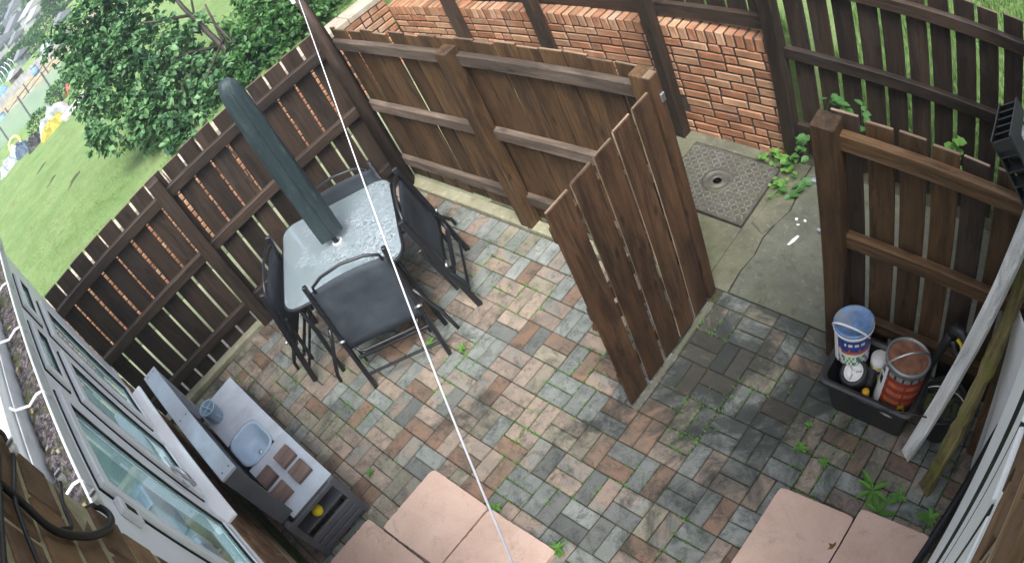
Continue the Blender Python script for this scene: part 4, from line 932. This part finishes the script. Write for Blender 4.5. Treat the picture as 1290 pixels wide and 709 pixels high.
bot = thing('spray_bottle', 'black bottle with a yellow cap poking up in the black box', 'bottle', (2.205, .735, .03)); part('body', lathe([(0, 0), (.035, 0), (.035, .17), (.018, .20), (.016, .215), (0, .215)], 18), MT['blackplastic'], bot); part('cap', lathe([(.021, .20), (.022, .235), (.018, .242), (0, .243)], 16), simple('yellow orange cap', (.75, .42, .02), rough=.4), bot)
# pressure washer gun
gun = thing('pressure_washer_gun', 'black and yellow pressure washer gun standing behind the black box', 'spray gun', (0, 0, 0))
gp = [(2.46, .92, .20), (2.51, .965, .40), (2.555, 1.0, .56), (2.585, 1.0, .66)]
part('barrel', tube(gp, [.022, .024, .026, .03], 10), MT['blackplastic'], gun)
bm = bmesh.new(); add_tube(bm, [(2.585, 1.0, .655), (2.60, .995, .70), (2.645, .98, .705), (2.685, .965, .675), (2.70, .95, .62), (2.685, .945, .57), (2.655, .955, .55), (2.62, .975, .575), (2.60, .99, .62)], [.032, .03, .026, .024, .022, .02, .018, .018, .022], 10); part('handle_loop', to_mesh(bm, 'loop'), MT['blackplastic'], gun)
part('trigger', tube([(2.625, .97, .665), (2.655, .958, .655), (2.675, .95, .615), (2.67, .948, .59)], .011, 8), MT['yellow'], gun)
part('hose', tube([(2.66, .95, .56), (2.68, .94, .45), (2.70, .93, .30), (2.66, .90, .12), (2.6, .9, .03)], .009, 8), MT['cablem'], gun)
# bucket of mossy water
bk = thing('bucket', 'black bucket of mossy green water behind the leaning planks', 'bucket', (2.655, .865, 0))
part('body', lathe([(0, .003), (.105, .003), (.11, .01), (.135, .265), (.143, .27), (.143, .28), (.130, .28), (.124, .2)], 30), MT['blackplastic'], bk)
def pond():
    M = Mat('mossy water'); v = M.vec('obj', rnd=False); n = M.noise(v, 16, 6, .7, .3); c = M.ramp(n, [(.38, (.012, .014, .010)), (.52, (.05, .055, .018)), (.7, (.13, .13, .04))]); M.bump(n, .6, .01); return M.done(c, M.rng(n, .4, .6, .08, .8), .5)
part('water', lathe([(.129, .235), (.08, .238), (.04, .241), (0, .238)], 28), pond(), bk)
part('handle', tube([(.143*math.cos(a), -.03*math.sin(a)*2, .26-.11*math.sin(a)*.3+.0) for a in [rad(200+140*k/14) for k in range(15)]], .004, 6), MT['chrome'], bk)
rod = part('metal_rod', tube([(2.13, .63, .345), (2.32, .64, .335), (2.52, .69, .33), (2.75, .73, .34)], .005, 6), MT['black']); tag(rod, 'thin black rod lying across the rim of the black box', 'rod')
# leaning planks
def plank(name, p, q, w_, t_, mat, label, face=(-.55, -.75, .3), jit=0.002, seg=14):
    p, q = Vector(p), Vector(q); L = (q-p).length; r_ = random.Random(int(p.x*1000)); bm = bmesh.new(); rg = []
    for k in range(seg+1):
        z = L*k/seg; a = w_/2+r_.uniform(-jit, jit); b = t_/2+r_.uniform(-jit, jit)*.5
        rg.append([bm.verts.new((sx*a, sy*b, z)) for sx, sy in ((-1, -1), (1, -1), (1, 1), (-1, 1))])
    for a, b in zip(rg, rg[1:]):
        for k in range(4): bm.faces.new((a[k], a[(k+1) % 4], b[(k+1) % 4], b[k]))
    bm.faces.new(rg[0]); bm.faces.new(rg[-1])
    o = part(name, to_mesh(bm, name), mat); o.location = p
    o.rotation_mode = 'QUATERNION'; Zx = (q-p).normalized(); Yx = Vector(face); Yx = (Yx-Zx*Yx.dot(Zx)).normalized(); Xx = Yx.cross(Zx)
    o.rotation_quaternion = Matrix((Xx, Yx, Zx)).transposed().to_quaternion()
    tag(o, label, 'plank', 'planks leaning in the corner by the door'); return o
plank('leaning_plank', (2.556, .63, .005), (2.905, 1.03, 1.72), .082, .03, MT['whitewood'], 'weathered white plank, the leftmost one leaning over the bucket')
plank('leaning_plank', (2.755, .50, .0), (2.92, 1.03, 1.36), .085, .032, MT['mossy'], 'mossy yellow-green plank with a splintered end, leaning over the bucket', jit=.009, seg=26)
bm = bmesh.new(); A_ = [(2.963, .766, .002), (2.909, .995, 1.03), (3.035, .74, 1.15), (3.01, .56, .002)]
fa = [bm.verts.new(p) for p in A_]; fb = [bm.verts.new((p[0]+.008, p[1]+.012, p[2])) for p in A_]
for q in (fa, fb[::-1], *[(fa[k], fb[k], fb[(k+1) % 4], fa[(k+1) % 4]) for k in range(4)]): bm.faces.new(q)
tag(part('leaning_board', to_mesh(bm, 'board'), MT['upvc_white']), 'clean white board leaning against the wall behind the black cable', 'board')
plank('leaning_plank', (2.93, .80, .0), (2.90, 1.02, 1.05), .05, .022, MT['mid_z'], 'narrow brown plank behind the clean white board', face=(-.3, -.9, .2))

# ------------------------------------------------------------------ floodlight on the wall at the right
fl = thing('floodlight', 'black finned floodlight with a white sticker fixed to the house wall', 'floodlight')
va = Vector((0, -1, 0)); vb = Vector((.6, 0, -.8)); vc = Vector((.8, 0, .6)); o_ = Vector((2.777, .092, 2.739))+va*.0625+vb*.095+vc*.026
fl.matrix_world = Matrix(((vb.x, -va.x, -vc.x, o_.x), (vb.y, -va.y, -vc.y, o_.y), (vb.z, -va.z, -vc.z, o_.z), (0, 0, 0, 1)))
# local x runs down the body, local -y faces the patio end, local -z is the upper broad face
LH = .019
part('casing', box_mesh(.15, .085, .044, .004), MT['blackplastic'], fl, (.022, .004, 0))
for k in range(6): part('fin', box_mesh(.030, .004, .050, .001), MT['blackplastic'], fl, (-.066, -.0605+k*.0242, 0), (0, 0, rad(14)))
for sz in (-1, 1): part('end_frame', box_mesh(.036, .128, .005, .001), MT['blackplastic'], fl, (-.066, 0, sz*.0255))
for k in range(5): part('fin', box_mesh(.004, .026, .050, .001), MT['blackplastic'], fl, (-.045+k*.034, -.050, 0), (0, 0, rad(20)))
for sz in (-1, 1): part('side_frame', box_mesh(.165, .026, .005, .001), MT['blackplastic'], fl, (.02, -.050, sz*.0255))
part('sticker', box_mesh(.085, .032, .002, 0), MT['white'], fl, (.0, .012, -.0235))
part('bracket', tube([(.06, .0, .0), (.11, .02, -.06), (.12, .03, -.17)], .010, 6), MT['black'], fl)

# ------------------------------------------------------------------ foliage helpers
def leaf_verts(p, d, up, L, W, fold=.25):
    d = d.normalized(); s = d.cross(up)
    if s.length < 1e-3: s = d.cross(Vector((1, 0, 0)))
    s.normalize(); n = s.cross(d)
    return [p, p+d*L*.30+s*W*.42+n*L*fold*.18, p+d*L*.68+s*W*.40+n*L*fold*.12, p+d*L-n*L*fold*.25, p+d*L*.68-s*W*.40+n*L*fold*.12, p+d*L*.30-s*W*.42+n*L*fold*.18]
class Leaves:
    def __init__(s): s.v = []; s.f = []
    def add(s, p, d, up, L, W, fold=.25):
        i = len(s.v); s.v += leaf_verts(p, d, up, L, W, fold); s.f += [(i, i+1, i+2, i+3), (i, i+3, i+4, i+5)]
    def mesh(s, name):
        me = bpy.data.meshes.new(name); me.from_pydata([tuple(v) for v in s.v], [], s.f); return me
def rdir(r_, zlo=-1, zhi=1):
    a = r_.uniform(0, 6.283); z = r_.uniform(zlo, zhi); q = math.sqrt(max(0, 1-z*z)); return Vector((q*math.cos(a), q*math.sin(a), z))
def tree(name, label, base, H, blobs, nleaf, L, mat, limbs, seedv, cat='tree', group=None, tr=.05):
    r_ = random.Random(seedv); t = thing(name, label, cat, base, group=group); B = Vector(base)
    top = Vector((0.03*H, .02*H, H*.62))
    part('trunk', tube([(0, 0, -.05), (.02*H, -.01*H, H*.2), (-.01*H, .015*H, H*.42), tuple(top)], [tr, tr*.8, tr*.6, tr*.35], 8), MT['bark'], t)
    for k in range(limbs):
        bc, br = blobs[k % len(blobs)]; e = Vector(bc)+rdir(r_)*br*.6; s0 = top*r_.uniform(.3, .95); m_ = s0.lerp(e, .5)+Vector((0, 0, .08*H))*r_.uniform(-.5, 1)
        part('limb', tube([tuple(s0), tuple(m_), tuple(e)], [tr*.42, tr*.26, tr*.1], 6), MT['bark'], t)
    lv = Leaves(); tot = sum(b[1]**2 for b in blobs)
    for bc, br in blobs:
        n = int(nleaf*br*br/tot); bc = Vector(bc)
        for q in range(max(1, n//9)):
            cdir = rdir(r_); cc = bc+cdir*br*(r_.random()**.42)*Vector((1, 1, 1)).length/1.732
            for _ in range(9):
                p = cc+rdir(r_)*br*.20*r_.random(); d = (cdir*.7+rdir(r_)+Vector((0, 0, -.35)))
                up = Vector((0, 0, 1))+rdir(r_)*.55
                l_ = L*r_.uniform(.6, 1.2); lv.add(p, d, up, l_, l_*.72, .35)
    part('crown', lv.mesh('crown'), mat, t); return t
# small broad-leaved tree just past the left wall
bt = tree('broadleaf_tree', 'leafy green tree with broad leaves hanging over the left fence', (-3.95, 1.0, .9), 1.6,
     [((.15, -.95, .10), .27), ((.10, -.50, .15), .30), ((.10, -.05, .12), .30), ((-.05, -1.0, .33), .33), ((-.25, -1.25, .63), .33), ((-.15, -1.5, .64), .20), ((-.45, -1.25, 1.03), .36), ((-.65, -.8, 1.15), .38), ((-.35, -.75, .67), .40), ((-.25, -.45, .35), .40), ((-.85, -1.1, 1.33), .33), ((-.85, -.45, 1.22), .34), ((-.95, -.75, 1.55), .36), ((-.5, -.2, .75), .34), ((-1.05, -1.2, 1.62), .32), ((-1.1, -.5, 1.7), .32), ((-.95, .0, 1.35), .26)],
     12000, .082, MT['leaf'], 3, 31, tr=.03)
part('main_limb', tube([(.18, .02, -.05), (.0, .03, .22), (-.18, -.02, .62), (-.36, -.06, 1.05), (-.5, -.06, 1.5)], [.042, .038, .032, .026, .016], 8), MT['bark'], bt)
part('limb', tube([(-.10, .0, .45), (-.22, -.3, .62), (-.3, -.7, .75)], [.02, .016, .008], 6), MT['bark'], bt)
part('limb', tube([(-.28, -.04, .85), (-.42, .12, 1.15), (-.5, .2, 1.5)], [.016, .012, .006], 6), MT['bark'], bt)
part('limb', tube([(-.3, -.05, .92), (-.5, -.35, 1.1), (-.75, -.6, 1.3)], [.02, .015, .008], 6), MT['bark'], bt)
tree('dense_shrub', 'dense dark green shrub filling the corner beside the brick wall', (-4.15, 1.75, .92), 1.0,
     [((0, -.32, .18), .46), ((-.1, .2, .26), .50), ((.45, .06, .12), .34), ((.36, .45, .12), .38), ((.43, -.38, .12), .32), ((.38, -.8, .08), .30), ((-.2, .8, .32), .55), ((-.6, .3, .42), .48), ((.0, 1.2, .3), .5), ((.46, .8, .12), .34), ((.2, -.05, .10), .38), ((.15, -.65, .12), .34)], 15000, .075, MT['leaf2'], 3, 32, cat='shrub', tr=.03)

# small plants
def rosette(name, label, p, n, L, W, mat, seedv, rise=.5, group=None, cat='weed', stems=0):
    r_ = random.Random(seedv); t = thing(name, label, cat, p, group=group)
    for k in range(n):
        lv = Leaves(); a = 6.283*k/n+r_.uniform(-.4, .4); l_ = L*r_.uniform(.6, 1.15); dz = r_.uniform(.1, 1)*rise
        d = Vector((math.cos(a), math.sin(a), dz)); h0 = r_.uniform(0, .02)
        lv.add(Vector((0, 0, .004+h0)), d, Vector((0, 0, 1)), l_, W*l_/L, .4)
        part('leaf', lv.mesh('leaf'), mat, t)
    bm = bmesh.new(); add_tube(bm, [(0, 0, -.01), (0, 0, .02)], .004, 5); part('stem', to_mesh(bm, 'stem'), mat, t)
    return t
rosette('weed', 'broad dandelion weed with long leaves beside the right-hand pink slabs', (2.47, .37, 0), 9, .125, .036, MT['weed'], 1, .45, 'weeds between the pavers')
rosette('weed', 'long-leaved weed at the edge of the pink slab nearest the cable', (2.56, .27, .0), 6, .11, .032, MT['weed'], 2, .5, 'weeds between the pavers')
rosette('weed', 'small weed to the right of the dandelion, in shade of the planks', (2.63, .40, 0), 6, .07, .04, MT['weed'], 3, .5, 'weeds between the pavers')
rosette('weed', 'weed with round leaves at the foot of the mossy plank by the cable', (2.865, .36, 0), 8, .09, .05, MT['weed'], 4, .8, 'weeds between the pavers')
rosette('weed', 'tiny weed in the joint nearest the black box', (1.945, .545, 0), 7, .035, .018, MT['weed'], 5, .6, 'weeds between the pavers')
rosette('weed', 'small bright weed on the brown pavers left of the dandelion', (1.975, .41, 0), 9, .05, .022, MT['weed'], 6, .7, 'weeds between the pavers')
rosette('weed', 'small weed on the paver beside the slab with the leaf', (2.14, .395, 0), 8, .045, .022, MT['weed'], 7, .6, 'weeds between the pavers')
rosette('weed', 'weed tuft against the far right corner of the left-hand slabs', (1.16, -.69, 0), 12, .06, .022, MT['weed'], 8, .8, 'weeds between the pavers')
rosette('weed', 'two-leaved seedling at the joint of the front pink slabs', (.70, -.69, 0), 4, .06, .03, MT['weed'], 9, .7, 'weeds between the pavers')
rosette('weed', 'small weed by the end of the grey play kitchen', (-.16, -.98, 0), 6, .04, .02, MT['weed'], 10, .5, 'weeds between the pavers')
rosette('weed', 'weed in the joint under the nearest folding chair', (-.49, -.05, 0), 9, .05, .02, MT['weed'], 12, .6, 'weeds between the pavers')
rosette('weed', 'weed beside the foot of the nearest folding chair', (-.25, .03, 0), 8, .05, .02, MT['weed'], 13, .6, 'weeds between the pavers')
def creeper(name, label, pts, nl, L, mat, seedv, spread=.08, cat='plant'):
    r_ = random.Random(seedv); P = [Vector(p) for p in pts]; t = thing(name, label, cat, tuple(P[0])); b = P[0]
    part('stem', tube([tuple(p-b) for p in P], .003, 5), mat, t)
    for k in range(nl):
        f_ = r_.random()*(len(P)-1); i = min(int(f_), len(P)-2); p = P[i].lerp(P[i+1], f_-i)+rdir(r_)*spread*r_.random()
        lv = Leaves(); d = rdir(r_, -.3, .5); l_ = L*r_.uniform(.6, 1.15); lv.add(p-b, d, Vector((0, 0, 1))+rdir(r_)*.4, l_, l_*.8, .3); part('leaf', lv.mesh('leaf'), mat, t)
    return t
creeper('bindweed', 'bindweed with round leaves climbing by the post at the end of the brick wall', [(.93, 2.25, .0), (1.0, 2.22, .12), (1.08, 2.2, .25), (1.05, 2.2, .36)], 22, .075, MT['ivy'], 1, .10)
creeper('ivy', 'low green creeper spreading between manhole cover and brick wall', [(.72, 2.26, .0), (.82, 2.28, .06), (.90, 2.25, .10), (.95, 2.18, .05)], 34, .055, MT['weed'], 2, .10)
creeper('ivy', 'patch of creeper leaves over the broken concrete beside the manhole', [(.90, 2.15, .01), (.95, 2.02, .03), (1.0, 2.1, .04), (.93, 1.88, .02)], 26, .05, MT['weed'], 3, .08)
creeper('ivy', 'single trailing creeper at the foot of the gate post', [(1.06, 2.2, .0), (1.12, 2.05, .06), (1.08, 1.98, .03)], 9, .085, MT['ivy'], 4, .05)
creeper('bindweed', 'bindweed with paired round leaves rising behind the gate post top', [(1.26, 2.25, .30), (1.30, 2.22, .62), (1.36, 2.2, .80), (1.46, 2.2, .68)], 11, .085, MT['ivy'], 5, .07)
creeper('bindweed', 'bindweed shoot between the tall fence and the short fence boards', [(1.54, 2.25, .35), (1.56, 2.22, .66), (1.57, 2.2, .78)], 6, .08, MT['ivy'], 6, .06)
creeper('nettle', 'nettle-like weed poking above the short fence rail', [(2.24, 2.3, .3), (2.245, 2.22, .62), (2.25, 2.2, .80)], 20, .08, MT['weed'], 7, .06)

HAZE = .0035
# ------------------------------------------------------------------ beyond the lawn
def tz(x, y): return terrain_z(x, y)
yel = simple('yellow sheeting', (.33, .285, .05), rough=.6, var=.4, scale=9); wht = simple('white sheeting', (.33, .36, .37), rough=.6, var=.4, scale=7)
def drape(sx, sy, h, seedv, n=26, m=20):
    vs = []; fs = []
    for j in range(m+1):
        for i in range(n+1):
            u = i/n-.5; v = j/m-.5; e = max(0, 1-(2*abs(u))**3)*max(0, 1-(2*abs(v))**3)
            z = h*e*(.75+.5*mnoise.noise((u*4+seedv, v*4, seedv))+.22*mnoise.noise((u*13, v*13, seedv)))
            vs.append((u*sx+.06*sx*mnoise.noise((u*5, v*5, seedv+9)), v*sy+.06*sy*mnoise.noise((u*5, v*5, seedv+5)), max(0, z)+.01))
    for j in range(m):
        for i in range(n): a = j*(n+1)+i; fs.append((a, a+1, a+n+2, a+n+1))
    me = bpy.data.meshes.new('drape'); me.from_pydata(vs, [], fs); return me
def far_obj(name, label, cat, x, y, me, mat, rz=0, dz=0.0, group=None):
    o = part(name, me, mat, None, (x, y, tz(x, y)+dz), (0, 0, rz)); return tag(o, label, cat, group)
far_obj('tarpaulin', 'crumpled yellow tarpaulin heap at the far edge of the lawn', 'tarpaulin', -12.55, -.62, drape(.48, .78, .34, 1), yel, .1)
far_obj('tarpaulin', 'white sheet bundled on top of the yellow tarpaulin', 'tarpaulin', -12.95, -.55, drape(.35, .9, .55, 2), wht, .15)
far_obj('tarpaulin', 'pinkish grey sheet heap behind the yellow tarpaulin', 'tarpaulin', -14.0, -.35, drape(.6, .9, .4, 3), simple('pinkish sheet', (.42, .36, .38), rough=.8), .1)
far_obj('tarpaulin', 'small white sheet lying at the lawn corner', 'tarpaulin', -14.8, -2.1, drape(.6, .6, .35, 4), wht, .3)
far_obj('tarpaulin', 'white and green sacking beside the dark heap', 'tarpaulin', -15.2, -1.75, drape(.6, .45, .4, 6), simple('pale green sacking', (.4, .5, .42), rough=.8), .3)
far_obj('tarpaulin', 'black plastic heap next to the yellow tarpaulin', 'tarpaulin', -13.2, -1.15, drape(.5, .5, .35, 5), MT['blackplastic'], .2)
far_obj('tarpaulin', 'dark blue plastic heap along the lawn edge', 'tarpaulin', -14.4, -1.5, drape(.8, .5, .4, 7), simple('dark blue sheet', (.05, .08, .12), rough=.5), .2)
far_obj('timber_pile', 'pale planks stacked at the lawn edge under the tree', 'timber', -12.1, .08, box_mesh(.5, .9, .12, .02), simple('grey boards', (.45, .42, .40), rough=.8), .15, .07)
t = thing('lawn_ring', 'pale yellow ring leaning among the sheets at the lawn edge', 'ring', (-15.6, -1.62, tz(-15.6, -1.62)+.32), (0, rad(80), .2)); bm = bmesh.new(); add_tube(bm, [(.19*math.cos(a*.4189), .19*math.sin(a*.4189), 0) for a in range(16)], .05, 8); part('ring', to_mesh(bm, 'ring'), simple('pale yellow ring', (.62, .55, .22), rough=.6), t)
for (x, y, s, rz, lb) in ((-9.6, -1.39, .55, .9, 'dark patch on the lawn nearest the tarpaulins'), (-6.1, -1.03, .4, .8, 'dark bare strip of soil on the lawn close to the fence'), (-7.6, -1.3, .35, .8, 'dark bare patch of soil in the middle of the lawn')):
    far_obj('bare_patch', lb, 'soil patch', x, y, drape(s*.13, s*1.2, .05, s*10, 8, 16), simple('dark soil', (.13, .15, .08), rough=.95), rz, .0)
# wire fence of green mesh panels
wf = thing('mesh_fence', 'pale green mesh fence on dark posts beyond the lawn', 'fence', (0, 0, 0))
M = Mat('pale green netting'); tr_ = M.n('BsdfTransparent'); mxs = M.n('MixShader'); mxs.inputs[0].default_value = .62; M.done(simple and (.30, .40, .32), .8, .2); M.l(tr_.outputs[0], mxs.inputs[1]); M.l(M.b.outputs[0], mxs.inputs[2]); M.l(mxs.outputs[0], M.out.inputs[0]); net = M.m
fp = [(-22.0, -2.9), (-21.3, -1.9), (-20.4, -.8), (-19.6, .25), (-18.9, 1.2), (-18.5, 2.2), (-18.2, 3.2)]
for (a, b) in zip(fp, fp[1:]):
    d = Vector((b[0]-a[0], b[1]-a[1], 0)); z0 = tz(*a); me_ = box_mesh(round(d.length-.05, 3), .02, .85, 0, 0, 0, True)
    part('net_panel', me_, net, wf, ((a[0]+b[0])/2, (a[1]+b[1])/2, z0), (0, 0, math.atan2(d.y, d.x)))
for a in fp: part('post', box_mesh(.07, .07, 1.1, .005, 0, 0, True), MT['greydark'], wf, (a[0], a[1], tz(*a)-.02))
# straw plot, sheds, hedges, houses, trees (about 25-110 m off)
soil = simple('dry straw soil', (.29, .255, .165), rough=.95, var=.4, scale=3, coord='world')
o = part('allotment_plot', prism([(-24.5, -3.5), (-23.2, .0), (-22.5, 4.5), (-29.5, 5), (-30.5, .6), (-31, -3.5)], -.9, -.66), soil); tag(o, kind='structure')
def shed(name, label, cat, x, y, sx, sy, h, rh, wm, rm, rz=0):
    t = thing(name, label, cat, (x, y, -.73), (0, 0, rz)); part('walls', box_mesh(sx, sy, h, .02, 0, 0, True), wm, t)
    part('roof', loft([[(a*(sx/2+.15), -sy/2-.15, h-.03), (a*(sx/2+.15), 0, h+rh), (a*(sx/2+.15), sy/2+.15, h-.03), (a*(sx/2+.15), 0, h-.08)] for a in (-1, 1)], 'roof', smooth=False), rm, t)
    part('door', box_mesh(.04, sy*.3, h*.75, .01, 0, 0, True), MT['greydark'], t, (sx/2+.02, sy*.15, .02)); part('window', box_mesh(.04, sy*.25, h*.3, .01), MT['glass'], t, (sx/2+.02, -sy*.22, h*.6)); return t
gw = simple('grey blue shed boards', (.20, .23, .27), rough=.8, coord='world'); wm_ = simple('pale house wall', (.40, .41, .42), rough=.9, coord='world'); rf = simple('slate roof', (.16, .17, .20), rough=.8, coord='world'); rf2 = simple('pale roof', (.34, .33, .35), rough=.8, coord='world'); bl = simple('blue sheeting', (.16, .28, .45), rough=.6, coord='world')
pale = simple('pale weathered board', (.33, .34, .34), rough=.9, var=.25, scale=3, coord='world'); brn = simple('brown weathered board', (.20, .16, .12), rough=.9, var=.3, scale=3, coord='world')
shed('garden_shed', 'small blue-grey shed standing in front of the clipped hedge', 'shed', -36.6, .85, .8, .8, .65, .25, gw, rf, .2)
shed('garden_shed', 'brown shed close behind the straw coloured plot', 'shed', -32.2, -.15, .7, .7, .55, .2, brn, rf2, .3)
shed('garden_shed', 'grey shed beyond the hedge at the far left', 'shed', -46.6, -.35, 1.1, 1.2, .8, .3, gw, rf2, .2)
shed('garden_shed', 'pale shed between hedge and far houses', 'shed', -50.5, 1.9, 1.1, 1.3, .8, .35, pale, rf, .2)
shed('garden_shed', 'low dark roofed shed beside the near tree', 'shed', -34.0, 3.6, .8, .9, .6, .3, brn, rf, .1)
gh = thing('greenhouse', 'pale glazed greenhouse with white bars in the allotments', 'greenhouse', (-38.2, -.45, -.73), (0, 0, .3))
for k in range(5):
    part('glazing_bar', tube([(.5, -.6+.3*k, 0), (.5, -.6+.3*k, .6), (0, -.6+.3*k, .95), (-.5, -.6+.3*k, .6), (-.5, -.6+.3*k, 0)], .02, 5), MT['upvc'], gh)
for sx in (-1, 1):
    part('pane', box_mesh(.01, 1.2, .58, 0, 0, 0, True), MT['roofglass'], gh, (sx*.5, 0, 0)); part('roof_pane', box_mesh(.6, 1.2, .01, 0), MT['roofglass'], gh, (sx*.25, 0, .775), (0, sx*.61, 0))
pt = thing('polytunnel', 'grey sheeted polytunnel arch beyond the straw coloured plot', 'polytunnel', (-30.2, 1.95, -.73), (0, 0, .25))
part('cover', loft([[(x, .45*math.cos(math.pi*k/12)*1.0, .62*math.sin(math.pi*k/12)) for k in range(13)] for x in (-.9, -.45, 0, .45, .9)], 'cover'), simple('grey polytunnel sheet', (.34, .38, .41), rough=.5, var=.15, scale=3), pt)
for x in (-.9, 0, .9): part('hoop', tube([(x, .46*math.cos(math.pi*k/12), .63*math.sin(math.pi*k/12)) for k in range(13)], .025, 5), MT['greydark'], pt)
far_obj('tarpaulin', 'blue sheet covering a heap at the far left of the allotments', 'tarpaulin', -33.0, -1.25, drape(.9, 1.0, .6, 8), bl, .2)
for k, (x, y, lb) in enumerate(((-27.6, .55, 'blue barrel beside the straw coloured plot'), (-24.9, -1.7, 'blue barrel standing just behind the mesh fence'))):
    t = thing('water_barrel', lb, 'barrel', (x, y, -.70)); part('body', lathe([(0, 0), (.16, 0), (.19, .2), (.16, .45), (0, .45)], 14), bl, t); part('lid', lathe([(.165, .45), (.165, .475), (0, .48)], 14), MT['greydark'], t)
rail = thing('post_and_rail_fence', 'dark post and rail fence crossing the straw coloured plot', 'fence')
rp_ = [(-23.4, -1.4), (-24.2, -.3), (-25.0, .8), (-25.6, 1.9), (-26.2, 3.0)]
for (x, y) in rp_: part('post', box_mesh(.06, .06, .75, .004, 0, 0, True), MT['greydark'], rail, (x, y, -.74))
for a, b in zip(rp_, rp_[1:]):
    part('rail', tube([(a[0], a[1], -.2), (b[0], b[1], -.2)], .02, 5), MT['greydark'], rail); part('rail', tube([(a[0], a[1], -.42), (b[0], b[1], -.42)], .018, 5), MT['greydark'], rail)
bp = [(-29.5, -2.0), (-29.2, -.7), (-28.9, .5), (-28.3, 1.6), (-27.8, 2.9)]
bf_ = thing('panel_fence', 'grey board fence along the back of the straw coloured plot', 'fence')
for a, b in zip(bp, bp[1:]):
    d = Vector((b[0]-a[0], b[1]-a[1], 0)); 
    for k in range(6):
        part('board', box_mesh(.02, round(d.length/6-.015, 3), .5, .003, 0, 0, True), pale, bf_, (a[0]+d.x*(k+.5)/6, a[1]+d.y*(k+.5)/6, -.72+.02*(k % 2)), (0, 0, math.atan2(d.y, d.x)-math.pi/2))
pl_ = thing('pallet_stack', 'stack of grey pallets between mesh fence and plot', 'pallets', (-22.9, -.35, -.72), (0, 0, .4))
for k in range(4): part('slat', box_mesh(.5, .5, .04, .004), pale, pl_, (0, .02*(k % 2), .06+.1*k)); part('bearer', box_mesh(.08, .48, .05, .004), brn, pl_, (.1, 0, .015+.1*k))
far_obj('flower_bed', 'red flowering clump beyond the lawn edge', 'flowers', -16.3, .55, drape(.5, .5, .35, 11), simple('red flowers', (.55, .12, .08), rough=.8, var=.5, scale=20), .2)
def bush(name, label, cat, x, y, rx, ry, rz_, n, L, seedv, group=None, mat=None):
    r_ = random.Random(seedv); lv = Leaves(); t = thing(name, label, cat, (x, y, -.73 if x < -20 else tz(x, y)), group=group)
    for _ in range(n):
        d = rdir(r_, -.2, 1); q = r_.uniform(.75, 1.08); p = Vector((d.x*rx*q, d.y*ry*q, rz_*.35+d.z*rz_*q*.8)); lv.add(p, d+rdir(r_)*.8, Vector((0, 0, 1))+rdir(r_)*.6, L*r_.uniform(.7, 1.3), L*.8)
    part('foliage', lv.mesh('foliage'), mat or MT['leaf2'], t)
    part('trunk', tube([(0, 0, 0), (0, 0, rz_*.6)], max(.05, rx*.06), 6), MT['bark'], t); return t
bush('hedge', 'clipped dark hedge running across the allotments', 'hedge', -42.0, .35, .55, 2.3, .7, 1300, .2, 41)
bush('bush', 'round bush in front of the hedge in the allotments', 'bush', -36.8, 1.75, .75, .75, .8, 700, .16, 42)
bush('bush', 'low bush beside the mesh fence under the tree', 'bush', -16.6, .15, .35, .45, .5, 500, .08, 43)
bush('bush', 'low green clump behind the pinkish sheet', 'bush', -15.6, -.75, .35, .4, .4, 400, .08, 44)
bush('bush', 'long bush behind the polytunnel and sheds', 'bush', -41, 3.2, .8, 1.8, .9, 900, .2, 45)
bush('bush', 'leafy green row growing inside the mesh fence', 'bush', -17.6, .9, .3, 1.0, .45, 600, .08, 46)
for k, (x, y, rx, h) in enumerate(((-90, 2.0, 4.6, 4.6), (-60, 6.6, 2.4, 2.6), (-76, 9.0, 3.6, 3.6), (-66, .3, 2.0, 2.2), (-45, 5.4, 1.5, 1.8))):
    bush('far_tree', ['dark round tree beyond the houses at the far left', 'tree between the far houses and the near tree', 'tree on the skyline partly behind the near tree', 'small tree left of the far houses', 'small tree behind the sheds under the near tree'][k], 'tree', x, y, rx, rx*.8, h, 1300, .7 if x < -65 else .35, 50+k, 'far trees on the skyline', MT['leaf2'])
for k, (x, y, sx, sy, h, rh) in enumerate(((-62, 3.3, 2.2, 3.0, 1.2, .8), (-57.5, 5.0, 2.0, 3.2, 1.3, .6), (-52.5, 4.4, 1.5, 2.0, .9, .5), (-58, .9, 1.8, 2.2, 1.0, .7), (-86, 5.6, 3.0, 4.4, 1.8, 1.2), (-74, 2.4, 2.4, 3.0, 1.3, .9))):
    shed('far_house', ['grey roofed house in the middle of the far row', 'long pale house high up near the skyline', 'low pale building nearest the tree edge', 'house at the far left of the row behind the hedge', 'furthest house, small against the skyline', 'house with a slate roof between the two skyline trees'][k], 'house', x, y, sx, sy, h, rh, wm_, [rf, rf2, rf2, rf, rf, rf][k], .3)
# thin summer haze over the far gardens: one closed box round everything, well inside the sky
hz = Mat('haze'); hz.nt.nodes.remove(hz.b); pv = hz.n('VolumePrincipled'); pv.inputs['Color'].default_value = (.80, .90, 1.0, 1); pv.inputs['Density'].default_value = HAZE; pv.inputs['Anisotropy'].default_value = .2
hz.l(pv.outputs[0], hz.out.inputs['Volume'])
if HAZE: tag(part('haze', box_mesh(1900, 1900, 13, 0), hz.m, None, (0, 0, 4.4)), kind='stuff')
